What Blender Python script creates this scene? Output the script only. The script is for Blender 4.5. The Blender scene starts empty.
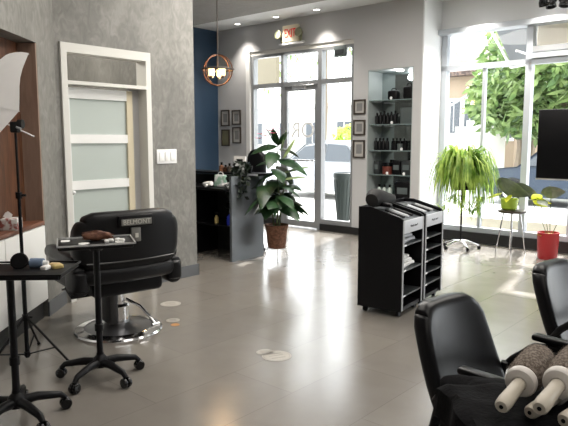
import bpy, bmesh, math, random
from math import sin, cos, pi, radians, atan, atan2, sqrt, hypot
from mathutils import Vector, Matrix, noise
random.seed(7)
SC = bpy.context.scene
COL = SC.collection
RZ = atan2(-.66, .752)          # room axes: local x runs along the street front, local y towards the street
CU, SU = cos(RZ), sin(RZ)
def R2W(t, s, z=0): return Vector((t*CU - s*SU, t*SU + s*CU, z))

# ------------------------------------------------------------------ materials
MATS = {}
def mat(name, col, rough=.5, metal=0, spec=.5, coat=0, trans=0, emit=None, estr=0, bump=None, noise_mix=None, ior=1.45, sub=0):
    if name in MATS: return MATS[name]
    m = bpy.data.materials.new(name); m.use_nodes = True
    nt = m.node_tree; b = nt.nodes['Principled BSDF']
    c = tuple(col) + (1,)
    b.inputs['Base Color'].default_value = c
    b.inputs['Roughness'].default_value = rough
    b.inputs['Metallic'].default_value = metal
    b.inputs['Specular IOR Level'].default_value = spec
    b.inputs['Coat Weight'].default_value = coat
    b.inputs['Transmission Weight'].default_value = trans
    b.inputs['IOR'].default_value = ior
    if emit:
        b.inputs['Emission Color'].default_value = tuple(emit) + (1,); b.inputs['Emission Strength'].default_value = estr
    if noise_mix:
        c2, sc, lo, hi = noise_mix
        tc = nt.nodes.new('ShaderNodeTexCoord'); n = nt.nodes.new('ShaderNodeTexNoise')
        n.inputs['Scale'].default_value = sc; n.inputs['Detail'].default_value = 6
        r = nt.nodes.new('ShaderNodeMapRange'); r.inputs['From Min'].default_value = lo; r.inputs['From Max'].default_value = hi
        mx = nt.nodes.new('ShaderNodeMix'); mx.data_type = 'RGBA'
        mx.inputs['A'].default_value = c; mx.inputs['B'].default_value = tuple(c2) + (1,)
        nt.links.new(tc.outputs['Object'], n.inputs['Vector']); nt.links.new(n.outputs['Fac'], r.inputs['Value'])
        nt.links.new(r.outputs['Result'], mx.inputs['Factor']); nt.links.new(mx.outputs['Result'], b.inputs['Base Color'])
    if bump:
        sc, st = bump
        tc = nt.nodes.new('ShaderNodeTexCoord'); n = nt.nodes.new('ShaderNodeTexNoise')
        n.inputs['Scale'].default_value = sc; n.inputs['Detail'].default_value = 5
        bp = nt.nodes.new('ShaderNodeBump'); bp.inputs['Strength'].default_value = st; bp.inputs['Distance'].default_value = .01
        nt.links.new(tc.outputs['Object'], n.inputs['Vector']); nt.links.new(n.outputs['Fac'], bp.inputs['Height'])
        nt.links.new(bp.outputs['Normal'], b.inputs['Normal'])
    MATS[name] = m
    return m

def plaster(name, c1, c2, c3, rough=.55):
    m = bpy.data.materials.new(name); m.use_nodes = True; nt = m.node_tree; b = nt.nodes['Principled BSDF']
    tc = nt.nodes.new('ShaderNodeTexCoord')
    mp = nt.nodes.new('ShaderNodeMapping'); mp.inputs['Scale'].default_value = (1, 1, .6)
    n = nt.nodes.new('ShaderNodeTexNoise'); n.inputs['Scale'].default_value = 2.2; n.inputs['Detail'].default_value = 8; n.inputs['Distortion'].default_value = .8
    n2 = nt.nodes.new('ShaderNodeTexNoise'); n2.inputs['Scale'].default_value = 14; n2.inputs['Detail'].default_value = 5; n2.inputs['Distortion'].default_value = 1.5
    mx0 = nt.nodes.new('ShaderNodeMath'); mx0.operation = 'MULTIPLY_ADD'; mx0.inputs[1].default_value = .45
    nt.links.new(tc.outputs['Object'], mp.inputs['Vector'])
    for q in (n, n2): nt.links.new(mp.outputs['Vector'], q.inputs['Vector'])
    ml = nt.nodes.new('ShaderNodeMath'); ml.operation = 'MULTIPLY'; ml.inputs[1].default_value = .55
    nt.links.new(n.outputs['Fac'], ml.inputs[0])
    nt.links.new(n2.outputs['Fac'], mx0.inputs[0]); nt.links.new(ml.outputs[0], mx0.inputs[2])
    cr = nt.nodes.new('ShaderNodeValToRGB')
    cr.color_ramp.elements[0].position = .36; cr.color_ramp.elements[0].color = c1 + (1,)
    cr.color_ramp.elements[1].position = .64; cr.color_ramp.elements[1].color = c3 + (1,)
    e = cr.color_ramp.elements.new(.5); e.color = c2 + (1,)
    nt.links.new(mx0.outputs[0], cr.inputs['Fac']); nt.links.new(cr.outputs['Color'], b.inputs['Base Color'])
    b.inputs['Roughness'].default_value = rough
    bp = nt.nodes.new('ShaderNodeBump'); bp.inputs['Strength'].default_value = .15
    nt.links.new(n2.outputs['Fac'], bp.inputs['Height']); nt.links.new(bp.outputs['Normal'], b.inputs['Normal'])
    MATS[name] = m
    return m

def floor_mat():
    m = bpy.data.materials.new('floor_tile'); m.use_nodes = True; nt = m.node_tree; b = nt.nodes['Principled BSDF']
    tc = nt.nodes.new('ShaderNodeTexCoord')
    mp = nt.nodes.new('ShaderNodeMapping'); mp.inputs['Rotation'].default_value = (0, 0, radians(90)); mp.inputs['Location'].default_value = (.12, .23, 0)
    br = nt.nodes.new('ShaderNodeTexBrick')
    br.inputs['Scale'].default_value = 1; br.inputs['Brick Width'].default_value = 1.2; br.inputs['Row Height'].default_value = .48
    br.inputs['Mortar Size'].default_value = .0028; br.inputs['Mortar Smooth'].default_value = .4
    br.inputs['Color1'].default_value = (.195, .178, .158, 1); br.inputs['Color2'].default_value = (.212, .194, .170, 1)
    br.inputs['Mortar'].default_value = (.155, .140, .124, 1)
    nt.links.new(tc.outputs['Object'], mp.inputs['Vector']); nt.links.new(mp.outputs['Vector'], br.inputs['Vector'])
    n = nt.nodes.new('ShaderNodeTexNoise'); n.inputs['Scale'].default_value = 5; n.inputs['Detail'].default_value = 7; n.inputs['Distortion'].default_value = .6
    nt.links.new(tc.outputs['Object'], n.inputs['Vector'])
    hs = nt.nodes.new('ShaderNodeHueSaturation')
    mr = nt.nodes.new('ShaderNodeMapRange'); mr.inputs['From Min'].default_value = .3; mr.inputs['From Max'].default_value = .7
    mr.inputs['To Min'].default_value = .96; mr.inputs['To Max'].default_value = 1.04
    nt.links.new(n.outputs['Fac'], mr.inputs['Value']); nt.links.new(mr.outputs['Result'], hs.inputs['Value'])
    nt.links.new(br.outputs['Color'], hs.inputs['Color']); nt.links.new(hs.outputs['Color'], b.inputs['Base Color'])
    rr = nt.nodes.new('ShaderNodeMapRange'); rr.inputs['From Min'].default_value = .3; rr.inputs['From Max'].default_value = .7
    rr.inputs['To Min'].default_value = .19; rr.inputs['To Max'].default_value = .24
    nt.links.new(n.outputs['Fac'], rr.inputs['Value']); nt.links.new(rr.outputs['Result'], b.inputs['Roughness'])
    b.inputs['Specular IOR Level'].default_value = 1.0; b.inputs['IOR'].default_value = 1.6
    n3 = nt.nodes.new('ShaderNodeTexNoise'); n3.inputs['Scale'].default_value = 9; n3.inputs['Detail'].default_value = 2
    nt.links.new(tc.outputs['Object'], n3.inputs['Vector'])
    ad = nt.nodes.new('ShaderNodeMath'); ad.operation = 'MULTIPLY_ADD'; ad.inputs[1].default_value = -1.0
    nt.links.new(br.outputs['Fac'], ad.inputs[0]); nt.links.new(n3.outputs['Fac'], ad.inputs[2])
    bp = nt.nodes.new('ShaderNodeBump'); bp.inputs['Strength'].default_value = .05; bp.inputs['Distance'].default_value = .004
    nt.links.new(ad.outputs[0], bp.inputs['Height']); nt.links.new(bp.outputs['Normal'], b.inputs['Normal'])
    MATS['floor_tile'] = m
    return m

def wood(name, c1, c2, sc=(1, 8, 8), rough=.4):
    m = bpy.data.materials.new(name); m.use_nodes = True; nt = m.node_tree; b = nt.nodes['Principled BSDF']
    tc = nt.nodes.new('ShaderNodeTexCoord'); mp = nt.nodes.new('ShaderNodeMapping'); mp.inputs['Scale'].default_value = sc
    n = nt.nodes.new('ShaderNodeTexNoise'); n.inputs['Scale'].default_value = 3; n.inputs['Detail'].default_value = 6; n.inputs['Distortion'].default_value = 1
    cr = nt.nodes.new('ShaderNodeValToRGB'); cr.color_ramp.elements[0].position = .35; cr.color_ramp.elements[1].position = .68
    cr.color_ramp.elements[0].color = c1 + (1,); cr.color_ramp.elements[1].color = c2 + (1,)
    nt.links.new(tc.outputs['Object'], mp.inputs['Vector']); nt.links.new(mp.outputs['Vector'], n.inputs['Vector'])
    nt.links.new(n.outputs['Fac'], cr.inputs['Fac']); nt.links.new(cr.outputs['Color'], b.inputs['Base Color'])
    b.inputs['Roughness'].default_value = rough
    MATS[name] = m
    return m

def glass(name, tint=(1, 1, 1), refl=.06):
    m = bpy.data.materials.new(name); m.use_nodes = True; nt = m.node_tree; nt.nodes.clear()
    o = nt.nodes.new('ShaderNodeOutputMaterial'); t = nt.nodes.new('ShaderNodeBsdfTransparent'); g = nt.nodes.new('ShaderNodeBsdfGlossy')
    t.inputs['Color'].default_value = tint + (1,); g.inputs['Roughness'].default_value = .02
    x = nt.nodes.new('ShaderNodeMixShader'); lw = nt.nodes.new('ShaderNodeLayerWeight'); lw.inputs['Blend'].default_value = .5
    pw = nt.nodes.new('ShaderNodeMath'); pw.operation = 'POWER'; pw.inputs[1].default_value = 5
    f = nt.nodes.new('ShaderNodeMath'); f.operation = 'MULTIPLY_ADD'; f.inputs[1].default_value = .9; f.inputs[2].default_value = .012
    nt.links.new(lw.outputs['Facing'], pw.inputs[0]); nt.links.new(pw.outputs[0], f.inputs[0])
    nt.links.new(f.outputs[0], x.inputs[0]); nt.links.new(t.outputs[0], x.inputs[1]); nt.links.new(g.outputs[0], x.inputs[2])
    nt.links.new(x.outputs[0], o.inputs['Surface'])
    MATS[name] = m
    return m

def leafmat(name, col, col2, tr=.35, sc=12):
    m = bpy.data.materials.new(name); m.use_nodes = True; nt = m.node_tree; b = nt.nodes['Principled BSDF']; o = nt.nodes['Material Output']
    tc = nt.nodes.new('ShaderNodeTexCoord'); n = nt.nodes.new('ShaderNodeTexNoise'); n.inputs['Scale'].default_value = sc
    cr = nt.nodes.new('ShaderNodeValToRGB'); cr.color_ramp.elements[0].position = .38; cr.color_ramp.elements[1].position = .62
    cr.color_ramp.elements[0].color = col + (1,); cr.color_ramp.elements[1].color = col2 + (1,)
    nt.links.new(tc.outputs['Object'], n.inputs['Vector']); nt.links.new(n.outputs['Fac'], cr.inputs['Fac'])
    nt.links.new(cr.outputs['Color'], b.inputs['Base Color']); b.inputs['Roughness'].default_value = .38
    t = nt.nodes.new('ShaderNodeBsdfTranslucent'); nt.links.new(cr.outputs['Color'], t.inputs['Color'])
    x = nt.nodes.new('ShaderNodeMixShader'); x.inputs[0].default_value = tr
    nt.links.new(b.outputs[0], x.inputs[1]); nt.links.new(t.outputs[0], x.inputs[2]); nt.links.new(x.outputs[0], o.inputs['Surface'])
    MATS[name] = m
    return m

floor_mat()
plaster('concrete_plaster', (.140, .136, .124), (.190, .184, .168), (.265, .258, .235))
plaster('ceiling_gray', (.21, .20, .19), (.235, .225, .215), (.26, .25, .24), .8)
mat('white_paint', (.72, .73, .74), .6); mat('white_gloss', (.8, .8, .78), .35); mat('greige_paint', (.50, .50, .505), .6)
mat('column_white', (.78, .80, .82), .5)
mat('blue_paint', (.026, .055, .10), .5); mat('navy_paint', (.016, .04, .085), .5)
mat('gray_base', (.10, .105, .11), .5); mat('black_base', (.012, .012, .013), .4)
mat('cream_reveal', (.62, .55, .40), .6)
mat('alu_gray', (.27, .28, .29), .4, .3); mat('alu_light', (.42, .45, .49), .4, .25); mat('white_frame', (.68, .67, .63), .4)
mat('black_plastic', (.005, .005, .006), .42, spec=.2); mat('barber_leather', (.006, .006, .007), .42, spec=.28); mat('black_matte', (.012, .012, .012), .8); mat('black_gloss', (.004, .004, .005), .15)
mat('black_leather', (.004, .004, .005), .32, spec=.26, bump=(260, .04)); mat('chrome', (.75, .75, .76), .12, 1)
mat('dark_sleeve', (.06, .06, .06), .35, .6)
mat('silver', (.6, .6, .6), .35, .8); mat('gray_strip', (.36, .37, .38), .5); mat('label_gray', (.50, .52, .55), .5)
mat('white_plastic', (.8, .8, .8), .4); mat('ceramic_white', (.70, .66, .62), .4)
mat('brush_handle', (.52, .47, .39), .45); mat('brush_bristle', (.15, .115, .09), .9, bump=(500, .8), noise_mix=((.36, .30, .25), 160, .4, .6))
mat('black_cloth', (.007, .007, .008), .92, spec=.1, bump=(90, .3))
mat('rim_steel', (.22, .22, .23), .3, .9); mat('badge_metal', (.20, .195, .18), .4, .5); mat('badge_text', (.6, .58, .52), .4, .4)
mat('frost', (.44, .49, .46), .4); mat('screen_black', (.003, .003, .004), .4, spec=.12)
mat('paper', (.75, .75, .73), .8)
mat('copper', (.085, .04, .025), .4, .8); mat('bulb', (1, .75, .4), .5, emit=(1, .55, .20), estr=2.2)
mat('spot_emit', (1, 1, 1), .5, emit=(1, .95, .86), estr=5); mat('spot_ring', (.8, .8, .8), .5)
mat('exit_cream', (.72, .66, .50), .5); mat('exit_red', (.50, .02, .015), .5, emit=(1, .04, .02), estr=.15); mat('lamp_olive', (.30, .31, .20), .4)
mat('sign_gray', (.85, .85, .85), .6); mat('sign_faint', (.55, .56, .55), .6)
mat('frame_dark', (.045, .035, .028), .5); mat('mat_board', (.42, .41, .39), .8); mat('mat_board_olive', (.17, .165, .10), .8); mat('print_dark', (.20, .20, .20), .8)
mat('wicker', (.10, .042, .022), .7, bump=(60, .6), noise_mix=((.20, .09, .05), 40, .4, .6)); mat('soil', (.035, .022, .015), .95)
mat('red_pot', (.30, .012, .015), .35); mat('lime_pot', (.30, .42, .04), .4)
leafmat('umbrella_cloth', (.86, .85, .84), (.88, .87, .86), .45); M_ = MATS['umbrella_cloth']; M_.node_tree.nodes['Principled BSDF'].inputs['Roughness'].default_value = .9
leafmat('spider_leaf', (.10, .22, .02), (.46, .60, .14), .5, 7); leafmat('dark_leaf', (.012, .036, .014), (.035, .085, .032), .15, 6)
leafmat('light_leaf', (.16, .24, .10), (.34, .42, .20), .3, 10)
leafmat('gray_leaf', (.07, .09, .065), (.13, .15, .11), .05); leafmat('yellow_leaf', (.45, .55, .03), (.62, .66, .06), .45)
leafmat('black_leaf', (.006, .012, .008), (.012, .02, .012), .05)
leafmat('tree_leaf', (.07, .14, .04), (.26, .36, .13), .3, 2.5); leafmat('shrub_leaf', (.35, .48, .06), (.5, .6, .15), .4, 3)
mat('pink_petal', (.75, .16, .32), .5); mat('stem', (.10, .13, .05), .6); mat('bark', (.20, .16, .12), .9)
mat('desk_gray', (.145, .16, .175), .3, .35, bump=(20, .02)); mat('mirror_dark', (.42, .47, .47), .06, .95)
mat('shelf_inner', (.36, .40, .40), .4); mat('clear_shelf', (.20, .26, .26), .1, .2)
mat('tin_red', (.14, .035, .025), .4); mat('bottle_glass', (.45, .52, .48), .15, .1); mat('dark_box', (.03, .034, .036), .4); mat('slate_box', (.10, .12, .12), .4)
mat('blue_plastic', (.02, .04, .5), .4); mat('yellow_plastic', (.55, .42, .16), .4); mat('lightblue_plastic', (.16, .22, .32), .4)
mat('green_print', (.35, .55, .45), .5, noise_mix=((.85, .9, .9), 14, .45, .55)); mat('brown_hair', (.085, .028, .014), .7, bump=(200, .8), noise_mix=((.20, .085, .045), 30, .4, .65))
mat('cork', (.62, .46, .25), .7); mat('tissue_print', (.62, .62, .60), .6, noise_mix=((.30, .10, .09), 25, .5, .6))
mat('sticker', (.40, .375, .335), .5); mat('sticker_print', (.30, .28, .25), .5); mat('orange_sticker', (.50, .25, .09), .5)
mat('asphalt', (.55, .55, .54), .9); mat('sidewalk', (.72, .70, .66), .9); mat('kerb', (.62, .58, .48), .9)
mat('house_white', (.42, .42, .40), .8); mat('house_cream', (.26, .20, .14), .8); mat('roof_tile', (.14, .10, .08), .8, noise_mix=((.05, .035, .03), 6, .45, .55))
mat('awning_gray', (.11, .12, .13), .8); mat('blind_cream', (.62, .57, .44), .7); mat('canopy_cream', (.16, .14, .095), .7); mat('car_blue', (.03, .045, .07), .35, 0, coat=.2); mat('car_silver', (.34, .36, .38), .35, .2, coat=.2)
mat('car_glass', (.05, .06, .07), .08); mat('tyre', (.02, .02, .02), .8); mat('bin_green', (.02, .03, .028), .6)
mat('concrete_light', (.55, .54, .50), .9); mat('wall_pink', (.50, .40, .32), .9)
wood('walnut', (.045, .016, .007), (.14, .055, .024), (8, 8, 1.2)); wood('walnut_light', (.20, .13, .095), (.26, .175, .13), (8, 8, 1.2), .45)
wood('sill_wood', (.09, .03, .015), (.22, .085, .045), (6, 1, 6))
glass('clear_glass')
M = MATS

# ------------------------------------------------------------------ mesh building
class MB:
    def __init__(s): s.bm = bmesh.new(); s.mats = []; s.X = Matrix.Identity(4)
    def mi(s, m):
        m = M[m] if isinstance(m, str) else m
        if m not in s.mats: s.mats.append(m)
        return s.mats.index(m)
    def _add(s, verts, faces, m=None, X=None):
        X = s.X @ X if X is not None else s.X
        vs = [s.bm.verts.new(X @ Vector(v)) for v in verts]
        k = s.mi(m) if m else 0
        for f in faces:
            try: fc = s.bm.faces.new([vs[i] for i in f]); fc.material_index = k; fc.smooth = True
            except ValueError: pass
        return vs
    def box(s, x0, x1, y0, y1, z0, z1, m=None, X=None, bev=0):
        if bev <= 0:
            v = [(x0,y0,z0),(x1,y0,z0),(x1,y1,z0),(x0,y1,z0),(x0,y0,z1),(x1,y0,z1),(x1,y1,z1),(x0,y1,z1)]
            s._add(v, [(0,3,2,1),(4,5,6,7),(0,1,5,4),(1,2,6,5),(2,3,7,6),(3,0,4,7)], m, X)
        else:
            s.rbox(((x0+x1)/2,(y0+y1)/2,(z0+z1)/2), (x1-x0,y1-y0,z1-z0), bev, m, X, n=2)
        return s
    def rbox(s, c, size, r, m=None, X=None, n=3, seg=0, R=0, plane='xz', fn=None):
        """rounded box: edge radius r; big corner radius R in one plane; fn deforms points local to the centre"""
        h = [q/2 for q in size]; r = min(r, *[q*.98 for q in h])
        def axis(hh):
            a = [-hh + r*(1-cos(pi/2*i/n)) for i in range(n)] + ([-hh + r + (2*hh-2*r)*i/(seg+1) for i in range(seg+2)]) + [hh - r*(1-cos(pi/2*(n-1-i)/n)) for i in range(n)]
            out = []
            for q in a:
                if not out or abs(q-out[-1]) > 1e-6: out.append(q)
            return out
        ax = [axis(q) for q in h]; ids = {}; verts = []; faces = []
        def vid(i, j, k):
            key = (i, j, k)
            if key in ids: return ids[key]
            p = Vector((ax[0][i], ax[1][j], ax[2][k]))
            inner = Vector([max(-(h[a]-r), min(h[a]-r, p[a])) for a in range(3)])
            d = p - inner
            if d.length > 1e-9:
                mx = max(abs(q) for q in d)
                p = inner + d*(r/d.length) if mx > 1e-9 else p
            if R > 0:
                a, b_ = {'xz': (0, 2), 'xy': (0, 1), 'yz': (1, 2)}[plane]
                da = abs(p[a]) - (h[a]-R); db = abs(p[b_]) - (h[b_]-R)
                if da > 0 and db > 0:
                    l = hypot(da, db); mm = max(da, db); k2 = mm/l
                    p[a] = math.copysign(h[a]-R+da*k2, p[a]); p[b_] = math.copysign(h[b_]-R+db*k2, p[b_])
            if fn: p = Vector(fn(p.x, p.y, p.z))
            ids[key] = len(verts); verts.append(p + Vector(c)); return ids[key]
        N = [len(a) for a in ax]
        for (a, b_, f) in ((0,1,2),(1,2,0),(2,0,1)):
            for side in (0, N[f]-1):
                for i in range(N[a]-1):
                    for j in range(N[b_]-1):
                        q = []
                        for (di, dj) in ((0,0),(1,0),(1,1),(0,1)):
                            t = [0,0,0]; t[a] = i+di; t[b_] = j+dj; t[f] = side; q.append(vid(*t))
                        faces.append(q if side else q[::-1])
        s._add(verts, faces, m, X); return s
    def tube(s, pts, r, m=None, n=10, X=None, cap=True, closed=False):
        pts = [Vector(p) for p in pts]; rr = r if isinstance(r, (list, tuple)) else [r]*len(pts)
        verts = []; faces = []; N = len(pts); up = None
        for i, p in enumerate(pts):
            if closed: d = pts[(i+1) % N] - pts[i-1]
            else: d = (pts[min(i+1, N-1)] - pts[max(i-1, 0)])
            d.normalize()
            if up is None: up = d.orthogonal().normalized()
            up = (up - d*up.dot(d)); up = up.normalized() if up.length > 1e-6 else d.orthogonal().normalized()
            sd = d.cross(up)
            for k in range(n):
                a = 2*pi*k/n; verts.append(p + (up*cos(a) + sd*sin(a))*rr[i])
        for i in range(N if closed else N-1):
            for k in range(n):
                a = i*n+k; b_ = i*n+(k+1) % n; c = ((i+1) % N)*n+(k+1) % n; d_ = ((i+1) % N)*n+k
                faces.append((a, b_, c, d_))
        if cap and not closed: faces += [tuple(range(n))[::-1], tuple((N-1)*n+k for k in range(n))]
        s._add(verts, faces, m, X); return s
    def lathe(s, prof, m=None, n=28, X=None, c=(0,0,0), a0=0, a1=2*pi):
        verts = []; faces = []; full = abs(a1-a0-2*pi) < 1e-6; P_ = len(prof); K = n if full else n+1
        for k in range(K):
            a = a0+(a1-a0)*k/n
            for (r, z) in prof: verts.append((c[0]+r*cos(a), c[1]+r*sin(a), c[2]+z))
        for k in range(n):
            k2 = (k+1) % K
            for i in range(P_-1):
                q = [k*P_+i, k2*P_+i, k2*P_+i+1, k*P_+i+1]
                faces.append(q)
        vs = s._add(verts, faces, m, X)
        return s
    def prism(s, poly, y0, y1, m=None, X=None):
        """poly in xz, extruded along y"""
        n = len(poly); v = [(x, y0, z) for x, z in poly] + [(x, y1, z) for x, z in poly]
        f = [tuple(range(n)), tuple(range(2*n-1, n-1, -1))] + [(i, i+n, (i+1) % n+n, (i+1) % n) for i in range(n)]
        s._add(v, f, m, X); return s
    def prismz(s, poly, z0, z1, m=None, X=None):
        n = len(poly); v = [(x, y, z0) for x, y in poly] + [(x, y, z1) for x, y in poly]
        f = [tuple(range(n))[::-1], tuple(range(n, 2*n))] + [(i, (i+1) % n, (i+1) % n+n, i+n) for i in range(n)]
        s._add(v, f, m, X); return s
    def ball(s, c, r, m=None, n=12, sq=(1,1,1), X=None, fn=None):
        prof = []
        verts = []; faces = []; L = n//2+2
        for i in range(L+1):
            th = pi*i/L
            for k in range(n):
                a = 2*pi*k/n; p = Vector((sin(th)*cos(a)*sq[0], sin(th)*sin(a)*sq[1], cos(th)*sq[2]))*r
                if fn: p = fn(p)
                verts.append(p+Vector(c))
        for i in range(L):
            for k in range(n):
                faces.append((i*n+k, (i+1)*n+k, (i+1)*n+(k+1) % n, i*n+(k+1) % n))
        s._add(verts, faces, m, X); return s
    def strip(s, pts, widths, side, m=None, X=None, fold=0):
        """leaf ribbon with midrib fold, tiny thickness not needed for foliage"""
        verts = []; faces = []
        N = len(pts)
        for i, p in enumerate(pts):
            p = Vector(p); d = Vector(pts[min(i+1, N-1)]) - Vector(pts[max(i-1, 0)]); sd = Vector(side)
            sd = (sd - d*(sd.dot(d)/max(d.length_squared, 1e-9))); sd.normalize(); nn = sd.cross(d); nn = nn.normalized() if nn.length > 1e-9 else Vector((0,0,1))
            w = widths[i]
            verts += [p + sd*w + nn*w*fold, p, p - sd*w + nn*w*fold]
        for i in range(N-1):
            a = 3*i
            faces += [(a, a+1, a+4, a+3), (a+1, a+2, a+5, a+4)]
        s._add(verts, faces, m, X); return s
    def mesh(s, name):
        bm = s.bm
        bmesh.ops.remove_doubles(bm, verts=bm.verts, dist=1e-5)
        for f in list(bm.faces):
            if f.calc_area() < 1e-12: bm.faces.remove(f)
        bmesh.ops.recalc_face_normals(bm, faces=bm.faces)
        for e in bm.edges:
            if len(e.link_faces) != 2 or e.calc_face_angle(0) > radians(38): e.smooth = False
        me = bpy.data.meshes.new(name); bm.to_mesh(me); bm.free()
        for q in s.mats: me.materials.append(q)
        return me
    def build(s, name, m=None, parent=None):
        if m and not s.mats: s.mats = [M[m]]
        me = s.mesh(name); o = bpy.data.objects.new(name, me); COL.objects.link(o)
        if parent: o.parent = parent
        return o

def tag(o, label=None, cat=None, group=None, kind=None):
    if label: o['label'] = label
    if cat: o['category'] = cat
    if group: o['group'] = group
    if kind: o['kind'] = kind
    return o
def thing(name, label, cat, loc=(0,0,0), rz=0, group=None, kind=None):
    o = bpy.data.objects.new(name, None); COL.objects.link(o); o.empty_display_size = .1
    o.location = loc; o.rotation_euler = (0, 0, rz); return tag(o, label, cat, group, kind)
def roomthing(name, label, cat, t, s, z=0, rz=0, group=None): return thing(name, label, cat, R2W(t, s, z), RZ+rz, group)
def copy_tree(o, parent=None):
    c = o.copy(); COL.objects.link(c)
    if parent: c.parent = parent
    for ch in list(o.children): copy_tree(ch, c)
    return c
def struct(name, mb, m=None, world=False):
    o = mb.build(name, m)
    if not world: o.rotation_euler = (0, 0, RZ)
    o['kind'] = 'structure'; return o
def tx(x=0, y=0, z=0, rx=0, ry=0, rz=0):
    return Matrix.Translation((x, y, z)) @ Matrix.Rotation(rz, 4, 'Z') @ Matrix.Rotation(ry, 4, 'Y') @ Matrix.Rotation(rx, 4, 'X')
def text_mesh(name, txt, size, m, parent=None, mirror=False, ext=.001, align='CENTER', X=None):
    cu = bpy.data.curves.new(name, 'FONT'); cu.body = txt; cu.size = size; cu.extrude = ext; cu.align_x = align; cu.align_y = 'CENTER'; cu.resolution_u = 3
    o = bpy.data.objects.new(name, cu); COL.objects.link(o)
    bpy.context.view_layer.update()
    me = bpy.data.meshes.new_from_object(o.evaluated_get(bpy.context.evaluated_depsgraph_get()))
    bpy.data.objects.remove(o)
    T = Matrix.Rotation(pi/2, 4, 'X')
    if mirror: T = T @ Matrix.Diagonal((-1, 1, 1, 1))
    if X is not None: T = X @ T
    me.transform(T); me.materials.clear(); me.materials.append(M[m])
    ob = bpy.data.objects.new(name, me); COL.objects.link(ob)
    if parent: ob.parent = parent
    return ob

# ------------------------------------------------------------------ the setting (room frame: x=t along the front, y=s towards the street)
SE, SW_, HC = 7.6, 8.1, 3.40
mb = MB(); mb.box(-9.5, 9.5, -9, 8.02, -.08, 0); struct('floor', mb, 'floor_tile')
mb = MB(); mb.box(-8.6, 9, 6.67, 8.4, HC, HC+.1, 'white_paint'); struct('ceiling_strip', mb).name = 'ceiling.001'
mb = MB(); mb.box(-9.5, 9.5, -9, 6.67, 3.32, 3.5, 'ceiling_gray'); struct('ceiling', mb)

SF0, SF1 = -7.52, -5.28     # storefront opening
N0, N1, NZ0, NZ1 = -5.02, -4.27, .35, 2.47   # display niche
mb = MB()
mb.box(-8.45, SF0, SE, SE+.2, 0, HC); mb.box(SF0, SF1, SE, SE+.2, 2.95, HC)
mb.box(SF1, N0, SE, SE+.5, 0, HC); mb.box(N0, N1, SE, SE+.5, NZ1, HC); mb.box(N0, N1, SE, SE+.5, 0, NZ0); mb.box(N0, N1, SE+.4, SE+.5, NZ0, NZ1)
mb.box(N1, -4.14, SE, SE+.5, 0, HC)
struct('wall_entrance', mb, 'greige_paint')
mb = MB(); mb.box(-4.14, -4.12, SE-.004, SW_+.15, 0, HC); struct('wall_column', mb, 'column_white')
mb = MB(); mb.box(-4.12, 7.2, SW_, SW_+.16, 2.99, HC, 'white_paint'); struct('wall_window', mb)
mb = MB(); mb.box(-8.45, -8.28, 4.18, SE, 0, HC); struct('wall_blue', mb, 'blue_paint')
mb = MB(); mb.box(-8.45, -4.93, 4.02, 4.18, 0, 3.33); struct('wall_return', mb, 'concrete_plaster')
# wall with the frosted door
mb = MB(); mb.box(-5.08, -4.92, 3.62, 4.18, 0, 3.33); mb.box(-5.08, -4.92, 2.5, 3.62, 2.29, 3.33)
mb.box(-5.08, -4.92, 2.5, 2.68, 0, 2.29); struct('wall_door', mb, 'concrete_plaster')
mb = MB(); mb.box(-4.921, -4.905, 3.62, 4.195, 0, .12); mb.box(-5.2, -4.905, 4.18, 4.195, 0, .12); struct('baseboard_door', mb, 'gray_base')
mb = MB(); mb.box(SF1, -4.14, SE-.018, SE, 0, .11); mb.box(-8.28, SF0, SE-.018, SE, 0, .11); struct('baseboard_entrance', mb, 'black_base')
# left wall (world frame), runs from the door corner towards the camera
xa = -1.955
mb = MB()
mb.box(xa-.55, xa, 4.87, 5.29, 0, 3.33); mb.box(xa-.55, xa, 1.9, 4.87, 2.21, 3.33); mb.box(xa-.55, xa, -2.6, 1.9, 0, 3.33)
mb.box(xa-.55, xa-.16, 1.9, 4.87, .0, 2.21)
o = struct('wall_left', mb, 'concrete_plaster', True); o.rotation_euler = (0, 0, radians(.6)); o.location = (.055, 0, 0)
LW = o.matrix_basis.copy()
mb = MB(); mb.box(xa, xa+.014, 4.85, 5.25, 0, .12); o = struct('baseboard_left', mb, 'gray_base', True); o.rotation_euler = (0,0,radians(.6)); o.location = (.055,0,0)
mb = MB(); mb.box(xa-.16, xa-.14, 1.92, 4.845, .80, 2.205, 'walnut'); mb.box(xa-.14, xa-.001, 4.845, 4.87, .80, 2.205, 'walnut_light'); mb.box(xa-.14, xa-.001, 1.9, 1.92, .80, 2.205, 'walnut_light')
o = struct('trim_1', mb, None, True); o.rotation_euler = (0,0,radians(.6)); o.location = (.055,0,0)
# behind the camera and to the right
mb = MB(); mb.box(-2.6, 9.6, -2.75, -2.6, 0, 3.33); struct('wall_back', mb, 'white_paint', True)
mb = MB(); mb.box(9.45, 9.6, -2.6, 3.2, 0, 3.33); struct('wall_right', mb, 'white_paint', True)
# back room behind the frosted door
mb = MB(); mb.box(-8.45, -8.3, 1.0, 4.02, 0, 3.33); mb.box(-8.3, -5.1, 1.0, 1.15, 0, 3.33); struct('wall_back_room', mb, 'greige_paint')

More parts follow.
